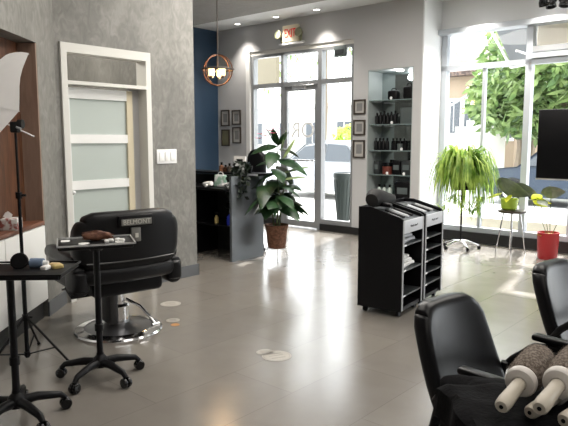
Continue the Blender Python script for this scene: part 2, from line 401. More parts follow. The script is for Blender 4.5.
# ceiling downlights over the entrance and along the windows
def downlight(t, s, z, power, lab, size=.09):
    r = roomthing('downlight', lab, 'ceiling light', t, s, z, group='recessed downlights along the ceiling edge')
    a = MB(); a.lathe([(.040, 0), (.055, -.006), (.062, -.004), (.064, 0)], 'spot_ring', 20); a.build('trim_ring', None, r)
    a = MB(); a.lathe([(0, -.002), (.044, -.002)], 'spot_emit', 20); a.build('lamp_disc', None, r)
    l = bpy.data.lights.new('downlight_lamp', 'SPOT'); l.energy = power; l.spot_size = radians(95); l.spot_blend = .8; l.color = (1, .93, .84); l.shadow_soft_size = .05
    lo = bpy.data.objects.new('downlight_lamp', l); COL.objects.link(lo); lo.parent = r; lo.location = (0, 0, -.02)
for t, lab in ((-7.5, 'recessed ceiling downlight above the left end of the entrance glazing'), (-6.62, 'recessed ceiling downlight directly above the exit sign'), (-5.8, 'recessed ceiling downlight nearest the display niche')):
    downlight(t, 7.35, HC, 42, lab)
for t, lab in ((-3.5, 'recessed ceiling downlight above the first window pane'), (-2.6, 'recessed ceiling downlight above the cream blind panel'), (-1.4, 'recessed ceiling downlight over the wall beyond the black screen')):
    downlight(t, 7.72, HC, 105, lab)

# storefront: frame, door, panes
def bars(mb, lst, y0, y1, m):
    for (x0, x1, z0, z1) in lst: mb.box(x0, x1, y0, y1, z0, z1, m)
w = thing('window_1', None, None, (0,0,0), RZ, kind='structure')
Y0, Y1 = SE+.02, SE+.13
mb = MB(); bars(mb, [(SF0, SF0+.07, 0, 2.95), (SF0+.07, SF1, 2.885, 2.95)], Y0, Y1, 'white_frame')
mb.box(SF0-.02, SF0+.07, SE-.02, SE+.02, 0, 2.99, 'white_gloss')
bars(mb, [(SF0+.07, SF0+.13, .11, 2.885), (-6.76, -6.70, 0, 2.885), (-5.98, -5.90, 0, 2.885), (SF1-.05, SF1, .11, 2.885), (SF0+.13, SF1-.05, 2.33, 2.40), (SF0+.13, SF1-.05, 2.84, 2.885), (SF0+.13, -6.76, .11, .17), (-5.90, SF1-.05, .11, .18)], Y0, Y1, 'alu_gray')
bars(mb, [(SF0+.07, -6.76, 0, .11), (-5.90, SF1, 0, .11)], SE-.01, Y1, 'black_base')
mb.build('window_frame', None, w)
for (x0, x1, z0, z1) in ((SF0+.13, -6.76, .17, 2.33), (SF0+.13, -6.76, 2.40, 2.84), (-6.70, -5.98, 2.40, 2.84), (-5.90, SF1-.05, .18, 2.33), (-5.90, SF1-.05, 2.40, 2.84)):
    a = MB(); a.box(x0, x1, SE+.07, SE+.078, z0, z1); a.build('pane', 'clear_glass', w)
w = thing('door_1', None, None, R2W(-6.34, SE+.06), RZ, kind='structure')
mb = MB(); bars(mb, [(-.36, -.295, .02, 2.325), (.295, .36, .02, 2.325), (-.295, .295, 2.25, 2.325), (-.295, .295, .02, .12)], -.025, .025, 'alu_gray'); mb.build('door_leaf', None, w)
mb = MB(); mb.box(-.295, .295, -.004, .004, .12, 2.25); g = mb.build('pane', 'clear_glass', w)
text_mesh('lettering', 'OR', .36, 'sign_gray', w, True, .0015, X=tx(.03, -.006, 1.60))
mb = MB(); mb.tube([(-.33, -.07, 1.12), (.30, -.07, 1.12)], .014, 'silver'); mb.tube([(-.31, -.07, 1.12), (-.31, -.025, 1.12)], .01, 'silver'); mb.tube([(.29, -.07, 1.12), (.29, -.025, 1.12)], .01, 'silver'); mb.build('push_bar', None, w)
mb = MB(); mb.box(-.14, .12, -.085, -.026, 2.27, 2.325, 'silver'); mb.tube([(.0, -.05, 2.325), (.14, -.1, 2.318), (.28, -.04, 2.33)], .008, 'silver', 6); mb.build('door_closer', None, w)
a = MB()
for x0, n in ((-6.62, 20), (-6.30, 17)): a.tube([(x0+q*.0145, SE+.066, 2.475+.030*sin(q*1.7)*(1 if q % 5 else 1.6)) for q in range(n)], .0045, 'sign_faint', 5)
a.build('lettering', None, bpy.data.objects['window_1'])
# dark sensor box at the top of the side light
a = MB(); a.box(-.11, .11, -.06, 0, -.085, .085, 'slate_box', bev=.012); a.box(-.08, .08, -.066, -.058, -.05, .02, 'dark_box')
o = a.build('sensor_box'); o.location = R2W(-5.55, SE+.066, 2.80); o.rotation_euler = (0,0,RZ); tag(o, 'small dark grey box fixed high in the entrance side light', 'sensor')

# window wall
w = thing('window_2', None, None, (0,0,0), RZ, kind='structure')
mb = MB(); Y0, Y1 = SW_+.02, SW_+.13
xs_big = [-4.115, -2.92, -1.70, -.48, .74, 1.96, 3.18, 4.40, 5.62, 6.84]
bars(mb, [(-4.12, 7.2, 2.92, 2.99)], SW_-.10, Y1, 'alu_light')
bars(mb, [(-4.12, 7.2, 2.43, 2.50), (-4.12, 7.2, .15, .22)] + [(x, x+.08, .22, 2.92) for x in xs_big] , Y0, Y1, 'alu_light')
bars(mb, [(x+.61, x+.65, .22, 2.43) for x in xs_big[:-1]], Y0+.02, Y1-.02, 'alu_light')
bars(mb, [(-2.84, 7.2, 2.50, 2.56)], SW_-.04, Y1, 'alu_light'); bars(mb, [(-2.84, 7.2, 2.585, 2.655)], Y0, Y1, 'alu_gray')
bars(mb, [(-4.12, 7.2, 0, .15)], SW_-.02, Y1, 'black_base')
mb.build('window_frame', None, w)
for i, x in enumerate(xs_big[:-1]):
    for (x0, x1, z0, z1) in ((x+.08, x+.61, .22, 2.43), (x+.65, xs_big[i+1], .22, 2.43), (x+.08, xs_big[i+1], 2.50 if i == 0 else 2.655, 2.92)):
        a = MB(); a.box(x0, x1, SW_+.07, SW_+.078, z0, z1); a.build('pane', 'clear_glass', w)
a = MB(); a.box(-2.84, 7.2, SW_+.17, SW_+.22, 2.66, 2.97); o = a.build('blind_panel', 'blind_cream', w)

# frosted door on the grey wall
w = thing('door_2', None, None, R2W(-4.92, 2.69), RZ, kind='structure')
def fr(mb, lst, x0, x1, m):
    for (y0, y1, z0, z1) in lst: mb.box(x0, x1, y0, y1, z0, z1, m)
mb = MB(); fr(mb, [(0, .055, 0, 2.285), (.875, .93, 0, 2.285), (.055, .875, 2.205, 2.285), (.055, .875, 1.935, 1.965)], -.14, .02, 'white_frame'); mb.build('door_frame', None, w)
mb = MB(); fr(mb, [(.055, .115, .01, 1.915), (.115, .71, 1.82, 1.915), (.115, .71, 1.42, 1.50), (.115, .71, 1.00, 1.08), (.115, .71, .58, .67), (.115, .71, .01, .25)], -.125, -.075, 'white_gloss')
mb.box(-.125, -.075, .71, .775, .01, 1.915, 'cream_reveal'); mb.build('door_leaf', None, w)
for z0, z1 in ((1.50, 1.82), (1.08, 1.42), (.67, 1.00), (.25, .58)):
    a = MB(); a.box(-.106, -.094, .115, .71, z0, z1); a.build('pane', 'frost', w)
mb = MB(); fr(mb, [(.775, .875, 0, 1.935)], -.14, -.12, 'greige_paint'); mb.build('jamb', None, w)
mb = MB(); mb.tube([(-.075, .095, .98), (-.045, .095, .98)], .012, 'silver'); mb.ball((-.035, .095, .98), .022, 'silver', 12); mb.build('door_handle', None, w)
mb = MB(); mb.box(-.10, -.094, .055, .875, 1.965, 2.205); mb.build('transom_pane', 'clear_glass', w)

# switch plate
r = thing('light_switch', 'white four rocker light switch plate on the grey plaster wall beside the door', 'light switch', R2W(-4.918, 3.80, 1.285), RZ)
a = MB(); a.box(0, .008, -.125, .125, -.072, .072, 'white_plastic', bev=.004); a.build('plate', None, r)
for k in range(3):
    a = MB(); a.box(.008, .013, -.096+k*.07, -.044+k*.07, -.045, .045, 'white_gloss', bev=.003); a.build('rocker', None, r)

# ------------------------------------------------------------------ outside
mb = MB(); mb.box(-30, 30, 8.02, 13.5, -.10, -.02, 'sidewalk'); mb.box(-30, 30, 13.5, 24, -.16, -.10, 'asphalt'); mb.box(-40, 40, 24, 60, -.12, -.04, 'concrete_light'); struct('ground', mb)
mb = MB(); mb.box(-4.1, 9, SW_+.5, SW_+.68, -.02, .30, 'kerb'); struct('trim_2', mb)
def leafcloud(mb, c, R, n, size, m, sq=(1,1,.8), seed=0):
    rn = random.Random(seed)
    for _ in range(n):
        while True:
            p = Vector((rn.uniform(-1,1), rn.uniform(-1,1), rn.uniform(-1,1)))
            if .25 < p.length < 1: break
        p = p.normalized()*(p.length**.4)
        p = Vector((p.x*R*sq[0], p.y*R*sq[1], p.z*R*sq[2])) + Vector(c)
        d = Vector((rn.uniform(-1,1), rn.uniform(-1,1), rn.uniform(-.9,.3))).normalized()*size*rn.uniform(.6,1.3)
        sd = Vector((rn.uniform(-1,1), rn.uniform(-1,1), rn.uniform(-1,1)))
        mb.strip([p, p+d*.5+Vector((0,0,-.04*size)), p+d], [size*.05, size*.2, size*.02], sd, m)
def tree(t, s, h, R, lab, n=900, size=.5, m='tree_leaf', seed=1, base=-.1):
    r = roomthing('street_tree', lab, 'tree', t, s, base, group='trees across the street'); rn = random.Random(seed)
    a = MB(); a.tube([(0,0,0), (.1,.05,h*.3), (-.05,.1,h*.55), (.05,0,h*.8)], [.2,.16,.12,.06], 'bark', 8)
    for k in range(5):
        an = k*1.3; a.tube([(0,.05,h*(.4+.05*k)), (cos(an)*R*.3, sin(an)*R*.3, h*(.55+.05*k)), (cos(an)*R*.6, sin(an)*R*.6, h*(.65+.05*k))], [.09,.06,.03], 'bark', 6)
    a.build('trunk', None, r)
    a = MB()
    for k in range(6):
        an = k*1.05; q = .5 if k else 0
        leafcloud(a, (cos(an)*R*q, sin(an)*R*q, h*.72+rn.uniform(-.8,.8)), R*.62, n//6, size, m, seed=seed*10+k)
    a.build('foliage', None, r)
tree(-6.75, 18.5, 4.4, 1.4, 'bright green street tree whose crown fills the panes left of the wide mullion', 5200, .34, seed=1)
tree(-5.0, 17.2, 4.6, 2.2, 'bright green street tree above the black screen in the right window', 5200, .34, seed=2)
tree(-7.9, 22.6, 4.6, 1.7, 'green tree standing farther back across the street between two nearer trees', 4200, .42, seed=3)
tree(-1.0, 19, 6.0, 2.4, 'green street tree at the far right beyond the screen', 2600, .45, seed=4)
# palm beyond the door
r = roomthing('palm_tree', 'tall palm whose fronds hang into the transom pane above the door', 'tree', -10.9, 14.0, -.1)
a = MB(); a.tube([(0,0,0), (.15,0,2.6), (.1,.05,4.35)], [.16,.12,.1], 'bark', 8); a.build('trunk', None, r)
a = MB()
for k in range(13):
    an = k*2.4; L = 1.7
    pts = [(.1+cos(an)*L*q, .05+sin(an)*L*q, 4.35+.7*q-1.9*q*q) for q in (0,.2,.4,.6,.8,1)]
    for i in range(1, 6):
        p = Vector(pts[i])
        for sg in (-1, 1):
            sd = Vector((-sin(an)*sg, cos(an)*sg, -.5)); a.strip([p, p+sd*.28, p+sd*.5+Vector((0,0,-.12))], [.02,.035,.005], (cos(an), sin(an), 0), 'tree_leaf')
    a.tube(pts, .018, 'tree_leaf', 5)
a.build('fronds', None, r)
r = roomthing('street_shrub', 'yellow green shrub seen through the side light right of the door', 'shrub', -9.95, 14.2, -.1)
a = MB(); a.tube([(0,0,0), (.05,0,.8), (0,0,1.5)], [.05,.04,.02], 'bark', 6); a.build('stem', None, r)
a = MB(); leafcloud(a, (0,0,1.65), .42, 320, .2, 'shrub_leaf', seed=5); a.build('foliage', None, r)
# parked cars
def make_car(lab, t, s, rz, paint, z=-.1):
    r = roomthing('parked_car', lab, 'car', t, s, z, rz, group='cars parked along the street')
    L, Wd = 2.15, .86
    prof = [(-L, .35), (-L+.05, .72), (-L+.35, .86), (-1.25, .92), (-.75, 1.36), (-.2, 1.46), (.55, 1.42), (1.15, .98), (1.9, .86), (L, .66), (L, .35), (1.75, .22), (-1.75, .22)]
    a = MB(); n = len(prof)
    vs = []; 
    for k, (yy, ins) in enumerate(((-Wd, 0), (-Wd, 0), (Wd, 0), (Wd, 0))): pass
    rings = [(-Wd+.05, .06), (-Wd, 0), (Wd, 0), (Wd-.05, .06)]
    verts = []; faces = []
    for (yy, q) in rings:
        for (x, z0) in prof:
            up = max(0, z0-.9); sgn = 1 if yy > 0 else -1
            verts.append((x*(1-q*.2), yy - sgn*up*.35, z0 - q*.2*(z0 > .8)))
    for k in range(3):
        for i in range(n): faces.append((k*n+i, (k+1)*n+i, (k+1)*n+(i+1) % n, k*n+(i+1) % n))
    faces += [tuple(range(n)), tuple(range(3*n, 4*n))[::-1]]
    a._add(verts, faces, paint)
    a.build('car_body', None, r)
    for sg in (-1, 1):
        a = MB(); y0 = sg*(Wd-.02); y1 = sg*(Wd-.165)
        for poly in ([(-1.1, .95), (-.72, 1.3), (-.08, 1.38), (-.08, .95)], [(.0, .95), (.0, 1.38), (.52, 1.34), (1.0, .97)]):
            v = [(x, (y0 + (y1-y0)*(z0-.93)/.45)+sg*.008, z0) for x, z0 in poly]; v2 = [(x, y-sg*.03, z0) for x, y, z0 in v]
            a._add(v+v2, [(0,1,2,3), (7,6,5,4), (0,4,5,1), (1,5,6,2), (2,6,7,3), (3,7,4,0)], 'car_glass')
        a.build('side_windows', None, r)
    for x in (-1.35, 1.35):
        for sg in (-1, 1):
            a = MB(); a.lathe([(.0, -.1), (.30, -.1), (.33, -.06), (.33, .06), (.30, .1), (0, .1)], 'tyre', 22, X=tx(x, sg*(Wd-.07), .33, rx=pi/2)); wh = a.build('wheel', None, r)
            a = MB(); a.lathe([(0, .13), (.08, .13), (.20, .115), (.21, .09)], 'silver', 22, X=tx(x, sg*(Wd-.07), .33, rx=-sg*pi/2))
            for k in range(6): a.box(-.018, .018, .03, .20, .10, .135, 'silver', X=tx(x, sg*(Wd-.07), .33, rx=-sg*pi/2) @ Matrix.Rotation(k*pi/3, 4, 'Z'))
            a.build('hubcap', None, wh)
make_car('dark blue car parked beyond the right window, behind the potted plants', -4.0, 15.2, 0, 'car_blue')
make_car('silver car parked beyond the entrance, half hidden by the outdoor bin', -9.0, 12.6, 0, 'car_silver', -.02)
# outdoor bin / planter by the side light
r = roomthing('litter_bin', 'dark green tapered bin on the pavement outside the side light', 'bin', -6.17, 8.62, -.02)
a = MB(); a.lathe([(0, 0), (.10, 0), (.17, .80), (.185, .82), (.185, .89), (.165, .90), (.15, .84), (0, .83)], 'bin_green', 24); a.build('bin_body', None, r)
a = MB()
for k in range(14): a.box(-.006, .006, -.010, .010, .06, .78, 'bin_green', X=Matrix.Rotation(k*2*pi/14, 4, 'Z') @ tx(.104, 0, 0, ry=.087))
a.build('ribs', None, r)
# houses across the street
def house(t, s, w, d, h, m, roof, lab, ridge=1.2, wins=4, rz=0):
    r = roomthing('house', lab, 'house', t, s, -.1, rz, group='houses across the street')
    a = MB(); a.box(-w/2, w/2, 0, d, 0, h, m); a.build('wall', None, r)
    a = MB(); a.prism([(-w/2-.4, h-.02), (w/2+.4, h-.02), (w/2+.1, h+.15), (-w/2-.1, h+.15)], -.5, d+.5, roof)
    a.prism([(-.5, h+.12), (d+.5, h+.12), (d/2, h+ridge)], -w/2-.3, w/2+.3, roof, X=Matrix(((0,1,0,0),(1,0,0,0),(0,0,1,0),(0,0,0,1)))); a.build('roof', None, r)
    for k in range(wins):
        x = -w/2 + (k+.5)*w/wins
        a = MB(); a.box(x-.55, x+.55, -.05, .02, h*.35, h*.78, 'white_frame'); f = a.build('window', None, r)
        a = MB(); a.box(x-.47, x-.03, -.07, -.045, h*.38, h*.75, 'car_glass'); a.box(x+.03, x+.47, -.07, -.045, h*.38, h*.75, 'car_glass'); a.build('pane', None, f)
house(-11.6, 25, 4.6, 6, 4.3, 'house_cream', 'roof_tile', 'cream house with a brown tiled roof at the left of the right window', 1.6)
house(-21.5, 27, 11, 6, 3.4, 'house_white', 'concrete_light', 'low white house seen through the entrance glazing', 1.5, 5)
house(-1, 30, 12, 6, 4.3, 'house_white', 'roof_tile', 'white house hidden behind the trees at the right', 1.4)
# grey awning and its strut outside the first upper pane
r = roomthing('awning', 'grey fabric awning sloping outside the upper window panes', 'awning', -3.75, 8.85, 0)
a = MB(); a.prismz([(0,0),(0,0),(0,0)], 0, 0) if False else None
a = MB(); a._add([(-.22, .35, 3.5), (.75, -.5, 3.5), (.75, .35, 2.58), (.02, .95, 2.62), (-.22, .37, 3.53), (.75, -.48, 3.53), (.75, .38, 2.61), (.02, .98, 2.65)], [(0,1,2,3), (7,6,5,4), (0,4,5,1), (1,5,6,2), (2,6,7,3), (3,7,4,0)], 'awning_gray'); a.build('awning_cloth', None, r)
a = MB(); a.tube([(-.25, .2, 3.45), (.02, .9, 2.6)], .022, 'white_plastic', 8); a.tube([(.02, .9, 2.6), (.9, .3, 2.6)], .018, 'white_plastic', 8); a.tube([(.75, -.86, 2.6), (.75, .33, 2.6)], .015, 'white_plastic', 8); a.build('awning_strut', None, r)
# cream fascia seen in the upper left storefront pane
a = MB(); a.box(-1.2, 0, 0, .12, 0, .85, 'canopy_cream'); a.box(-1.2, 0, -.02, .14, -.05, 0, 'white_plastic'); a.box(-.08, 0, 0, .10, -2.66, -.05, 'white_plastic')
o = a.build('canopy_panel'); o.location = R2W(-8.65, 9.6, 2.64); o.rotation_euler = (0,0,RZ); tag(o, 'cream canopy panel outside the upper left storefront pane', 'canopy')
# sloping ramp wall visible through the door
r = roomthing('stair', 'pale masonry stair rising to the left across the street from the door', 'stair', -10.6, 20.0, -.1)
a = MB()
for k in range(11): a.box(k*.42-2.3, k*.42-1.88+.001, 0, 1.4, 0, .25+k*.22, 'concrete_light')
a.build('steps', None, r)
a = MB(); a.tube([(-2.2, -.02, 1.15), (2.3, -.02, 3.5)], .04, 'gray_strip', 6)
for k in range(8): a.tube([(-2.0+k*.6, -.02, .3+k*.31), (-2.0+k*.6, -.02, 1.25+k*.31)], .02, 'gray_strip', 6)
a.build('handrail', None, r)

# ------------------------------------------------------------------ wall frames
def picture(t0, t1, z0, z1, lab, board='mat_board'):
    cx, w_, h_ = (t0+t1)/2, (t1-t0), (z1-z0)
    r = roomthing('picture_frame', lab, 'picture frame', cx, SE, (z0+z1)/2, group='framed certificates beside the entrance')
    a = MB(); b = .022
    for (x0, x1, q0, q1) in ((-w_/2, w_/2, h_/2-b, h_/2), (-w_/2, w_/2, -h_/2, -h_/2+b), (-w_/2, -w_/2+b, -h_/2+b, h_/2-b), (w_/2-b, w_/2, -h_/2+b, h_/2-b)): a.box(x0, x1, -.025, 0, q0, q1, 'frame_dark')
    a.build('frame', None, r)
    a = MB(); a.box(-w_/2+b, w_/2-b, -.012, -.002, -h_/2+b, h_/2-b, board); p = a.build('mount', None, r)
    a = MB(); iw, ih = w_*.24, h_*.26
    a.box(-iw, iw, -.014, -.012, -ih, ih, 'print_dark' if board == 'mat_board' else 'mat_board_olive'); a.build('print', None, r)
picture(-8.19, -7.97, 1.70, 1.99, 'dark framed certificate, upper left of the four left of the entrance')
picture(-8.18, -7.97, 1.34, 1.64, 'olive toned framed print, lower left of the four left of the entrance', 'mat_board_olive')
picture(-7.90, -7.68, 1.72, 1.98, 'dark framed certificate, upper right of the four left of the entrance')
picture(-7.89, -7.68, 1.39, 1.68, 'dark framed certificate, lower right of the four left of the entrance')
picture(-5.26, -5.05, 1.83, 2.05, 'square dark framed certificate, top of the three right of the entrance')
picture(-5.26, -5.05, 1.52, 1.75, 'square dark framed certificate, middle of the three right of the entrance')
picture(-5.26, -5.05, 1.18, 1.45, 'tall dark framed certificate, lowest of the three right of the entrance')

# exit sign
r = roomthing('exit_sign', 'cream emergency sign with red EXIT letters and two lamp heads above the entrance door', 'exit sign', -6.49, SE-.001, 3.12)
a = MB(); a.box(-.165, .165, -.06, 0, -.10, .17, 'exit_cream', bev=.012); a.box(-.26, .26, -.05, 0, -.135, -.10, 'white_plastic', bev=.008); a.build('housing', None, r)
text_mesh('lettering', 'EXIT', .19, 'exit_red', r, False, .003, X=tx(0, -.063, .035) @ Matrix.Diagonal((.62, 1, 1, 1)))
for sg in (-1, 1):
    a = MB(); a.lathe([(0, 0), (.03, 0), (.065, .07), (.07, .09), (.062, .095), (0, .09)], 'lamp_olive', 18, X=tx(sg*.215, -.03, .02, rx=pi/2-.15, ry=sg*.5)); a.tube([(sg*.2, -.03, -.11), (sg*.215, -.03, .02)], .018, 'lamp_olive', 8); a.build('lamp_head', None, r)

# ------------------------------------------------------------------ display niche
r = roomthing('display_cabinet', 'tall lit wall niche with glass shelves right of the framed certificates', 'display shelves', (N0+N1)/2, SE, NZ0)
hw = (N1-N0)/2; hh = NZ1-NZ0
a = MB(); a.box(-hw, -hw+.012, .0, .39, 0, hh, 'shelf_inner'); a.box(hw-.012, hw, .0, .39, 0, hh, 'shelf_inner'); a.box(-hw+.012, hw-.012, 0, .39, 0, .012, 'shelf_inner'); a.box(-hw+.012, hw-.012, 0, .39, hh-.012, hh, 'shelf_inner'); a.build('liner', None, r)
a = MB(); a.box(-hw+.012, hw-.012, .375, .39, .012, hh-.012, 'mirror_dark'); a.build('mirror_back', None, r)
a = MB(); a.lathe([(0, 0), (.05, 0), (.055, .012), (.02, .014)], 'spot_emit', 16, X=tx(.05, .19, hh-.03)); a.build('lamp', None, r)
SHZ = [2.03, 1.68, 1.30, .945, .57]
for z in SHZ:
    a = MB(); a.box(-hw+.012, hw-.012, .02, .375, z-.012-NZ0, z-NZ0, 'clear_shelf'); a.build('glass_shelf', None, r)
    for x in (-hw+.02, hw-.028): a = MB(); a.box(x, x+.008, .05, .34, z-.024-NZ0, z-.012-NZ0, 'chrome'); a.build('shelf_bracket', None, r)
NC = (N0+N1)/2
def prod(kind, x, z, y=.15, m='black_plastic', h=.2, w=.07, label='', grp='', cat='bottle', name=None):
    a = MB()
    if kind == 'bottle':
        a.lathe([(0, 0), (w/2, 0), (w/2, h*.68), (w*.36, h*.76), (w*.18, h*.80), (w*.18, h*.84)], m, 14)
        o = thing(name or 'product_bottle', label, cat, R2W(NC+x, SE+y, z), RZ, grp); a.build('body', None, o)
        c = MB(); c.lathe([(w*.24, h*.82), (w*.24, h), (0, h)], 'black_gloss', 12); c.build('cap', None, o); return o
    if kind == 'jar':
        a.lathe([(0, 0), (w/2, 0), (w/2, h*.7), (w*.46, h*.72)], m, 16); o = thing(name or 'product_jar', label, cat, R2W(NC+x, SE+y, z), RZ, grp); a.build('body', None, o)
        c = MB(); c.lathe([(w*.52, h*.70), (w*.52, h*.98), (w*.48, h), (0, h)], 'black_gloss', 16); c.build('lid', None, o); return o
    if kind == 'box':
        a.box(-w/2, w/2, -.05, .05, 0, h, m, bev=.005); o = thing(name or 'product_box', label, cat, R2W(NC+x, SE+y, z), RZ, grp); a.build('carton', None, o)
        c = MB(); c.box(-w*.35, w*.35, -.0515, -.05, h*.35, h*.7, 'slate_box'); c.build('label_panel', None, o); return o
    if kind == 'bag':
        a.rbox((0, 0, h*.4), (w, .11, h*.8), .03, m, n=3); o = thing(name or 'toiletry_bag', label, cat, R2W(NC+x, SE+y, z), RZ, grp); a.build('pouch', None, o)
        c = MB(); c.tube([(-w*.25, 0, h*.78), (-w*.2, 0, h*.95), (0, 0, h), (w*.2, 0, h*.95), (w*.25, 0, h*.78)], .007, m, 6); c.build('handle', None, o); return o
ords = ['first from the left', 'second from the left', 'third from the left', 'fourth from the left', 'fifth from the left', 'sixth from the left']
prod('bag', -.02, SHZ[0], h=.17, w=.17, label='black toiletry bag in the middle of the top display shelf', cat='bag', grp='black bags on the top shelf')
prod('bag', .23, SHZ[0], h=.23, w=.16, label='taller black bag at the right end of the top display shelf', cat='bag', grp='black bags on the top shelf')
for i in range(6): prod('bottle', -.29+i*.062, SHZ[1], .13, h=.17+.012*(i % 3), w=.055, label='black product bottle on the second display shelf from the top, %s' % ords[i], grp='black bottles on the second shelf')
prod('box', .20, SHZ[1], .22, 'slate_box', .24, .24, 'dark grey gift box at the right of the second display shelf from the top', 'boxes in the display niche', 'box')
for i in range(4): prod('bottle', -.30+i*.065, SHZ[2], .13, h=.18, w=.058, label='black product bottle on the middle display shelf, %s' % ords[i], grp='black bottles on the middle shelf')
for i in range(3): prod('jar', .02+i*.085, SHZ[2], .14, 'slate_box' if i == 1 else 'black_plastic', .14, .08, ['black jar on the middle display shelf beside the bottles', 'grey jar on the middle display shelf between two black jars', 'black jar at the right of the middle display shelf'][i], 'jars on the middle shelf', 'jar')
prod('box', -.27, SHZ[3], .15, 'dark_box', .2, .09, 'dark narrow box left of the reddish tin on the fourth display shelf', 'boxes in the display niche', 'box')
prod('jar', -.10, SHZ[3], .14, 'tin_red', .17, .15, 'reddish brown tin on the fourth display shelf from the top', None, 'tin', 'tin')
prod('box', .07, SHZ[3], .15, 'black_plastic', .20, .13, 'black box right of the reddish tin on the fourth display shelf', 'boxes in the display niche', 'box')
prod('box', .23, SHZ[3], .15, 'dark_box', .21, .15, 'wide dark box at the right end of the fourth display shelf', 'boxes in the display niche', 'box')
for i in range(3): prod('bottle', -.24+i*.09, SHZ[4], .15, 'bottle_glass', .22, .07, 'pale glass bottle on the lowest display shelf, %s' % ords[i], 'pale bottles on the lowest shelf')
prod('box', .18, SHZ[4], .15, 'black_plastic', .27, .24, 'large black box on the lowest display shelf', 'boxes in the display niche', 'box')
for i, (x, z, q) in enumerate(((.0, SHZ[0], 'top display shelf'), (.02, SHZ[1], 'second display shelf'), (.19, SHZ[2], 'middle display shelf'), (-.04, SHZ[3], 'fourth display shelf below the tin'), (.24, SHZ[3], 'fourth display shelf, right end'))):
    a = MB(); a.lathe([(0, -.003), (.020, -.003), (.022, 0), (.020, .003), (0, .003)], 'white_plastic', 14, X=tx(0, 0, .022, rx=pi/2)); a.box(-.012, .012, -.004, .02, 0, .004, 'white_plastic')
    o = a.build('price_tag'); o.location = R2W(NC+x, SE+.035, z); o.rotation_euler = (0,0,RZ); tag(o, 'small round white price tag on the '+q, 'price tag', 'price tags in the display niche')

# ------------------------------------------------------------------ pendant globe
r = thing('pendant_lamp', 'copper orb pendant lamp of crossed rings hanging near the blue wall', 'pendant lamp', (-.756, 7.0, 2.24), RZ)
a = MB(); R_ = .172
for X in (tx(rz=.5), tx(rz=.5+1.0), ):
    a.tube([(cos(k*2*pi/40)*R_, 0, sin(k*2*pi/40)*R_) for k in range(40)], .0075, 'copper', 8, X=X, closed=True)
a.build('rings', None, r)
a = MB(); a.tube([(cos(k*2*pi/40)*R_*1.04, sin(k*2*pi/40)*R_*1.04, .01) for k in range(40)], .011, 'frame_dark', 8, closed=True); a.build('band', None, r)
a = MB(); a.tube([(0, 0, R_), (0, 0, .03)], .01, 'frame_dark', 8)
for k in range(3): a.tube([(0, 0, .02), (cos(k*2.1)*.07, sin(k*2.1)*.07, -.055)], .006, 'frame_dark', 6); a.lathe([(.02, -.06), (.02, -.02), (0, -.02)], 'frame_dark', 10, c=(cos(k*2.1)*.075, sin(k*2.1)*.075, -.03))
a.build('socket_arms', None, r)
for k in range(3):
    a = MB(); a.lathe([(0,-.045),(.030,-.045),(.034,-.03),(.034,.035),(.028,.045),(0,.045)], 'bulb', 16, c=(cos(k*2.1)*.075, sin(k*2.1)*.075, -.02)); a.build('bulb', None, r)
a = MB(); a.tube([(0, 0, R_), (0, 0, 1.08)], .006, 'frame_dark', 6); a.lathe([(0, 1.08), (.06, 1.08), (.06, 1.06), (.015, 1.045), (0, 1.045)], 'frame_dark', 18); a.build('cord', None, r)

# ------------------------------------------------------------------ reception desk
r = thing('reception_desk', 'reception desk with grey end panel and dark open front behind the plaster wall', 'desk', (-.62, 7.06, 0), RZ)
# local x along the front (towards -x is left), local y = away
a = MB(); a.box(-.035, 0, 0, .55, 0, 1.02, 'desk_gray'); a.build('end_panel', None, r)
a = MB(); a.box(-1.5, -.035, .48, .52, 0, 1.0, 'black_matte'); a.build('back_panel', None, r)
a = MB(); a.box(-1.5, -.035, -.02, .48, .84, .87, 'black_plastic'); a.build('worktop', None, r)
a = MB(); a.box(-1.5, .14, .30, .60, 1.02, 1.045, 'black_plastic'); a.box(-.12, .142, .292, .30, 1.022, 1.043, 'label_gray'); a.build('counter_top', None, r)
a = MB(); a.box(-1.5, -.035, .04, .48, .40, .42, 'black_plastic'); a.build('shelf', None, r)
a = MB(); a.box(-.80, -.77, .03, .48, 0, .84, 'black_plastic'); a.build('divider', None, r)
def onobj(name, lab, cat, x, y, z, base=(-.62, 7.06), rz=0, grp=None):
    v = Matrix.Rotation(RZ, 4, 'Z') @ Vector((x, y, z)); return thing(name, lab, cat, (base[0]+v.x, base[1]+v.y, z), RZ+rz, grp)
o = onobj('photo_stand', 'white framed picture standing on the reception counter', 'picture frame', -.34, .46, 1.046)
a = MB(); 
for (x0, x1, z0, z1) in ((-.10, .10, .165, .20), (-.10, .10, 0, .02), (-.10, -.065, .02, .165), (.065, .10, .02, .165)): a.box(x0, x1, -.01, .01, z0, z1, 'white_plastic', X=tx(rx=-.12))
a.build('frame', None, o); a = MB(); a.box(-.065, .065, 0, .006, .02, .165, 'mirror_dark', X=tx(rx=-.12)); a.build('picture', None, o)
a = MB(); a.box(-.02, .02, .0, .08, 0, .008, 'white_plastic'); a.build('easel_foot', None, o)
o = onobj('product_bottle', 'dark cylinder bottle standing before the white framed picture', 'bottle', -.26, .40, 1.046)
a = MB(); a.lathe([(0,0),(.04,0),(.04,.12),(.03,.14)], 'slate_box', 14); a.build('body', None, o); a = MB(); a.lathe([(.032,.135),(.032,.16),(0,.16)], 'black_plastic', 12); a.build('cap', None, o)
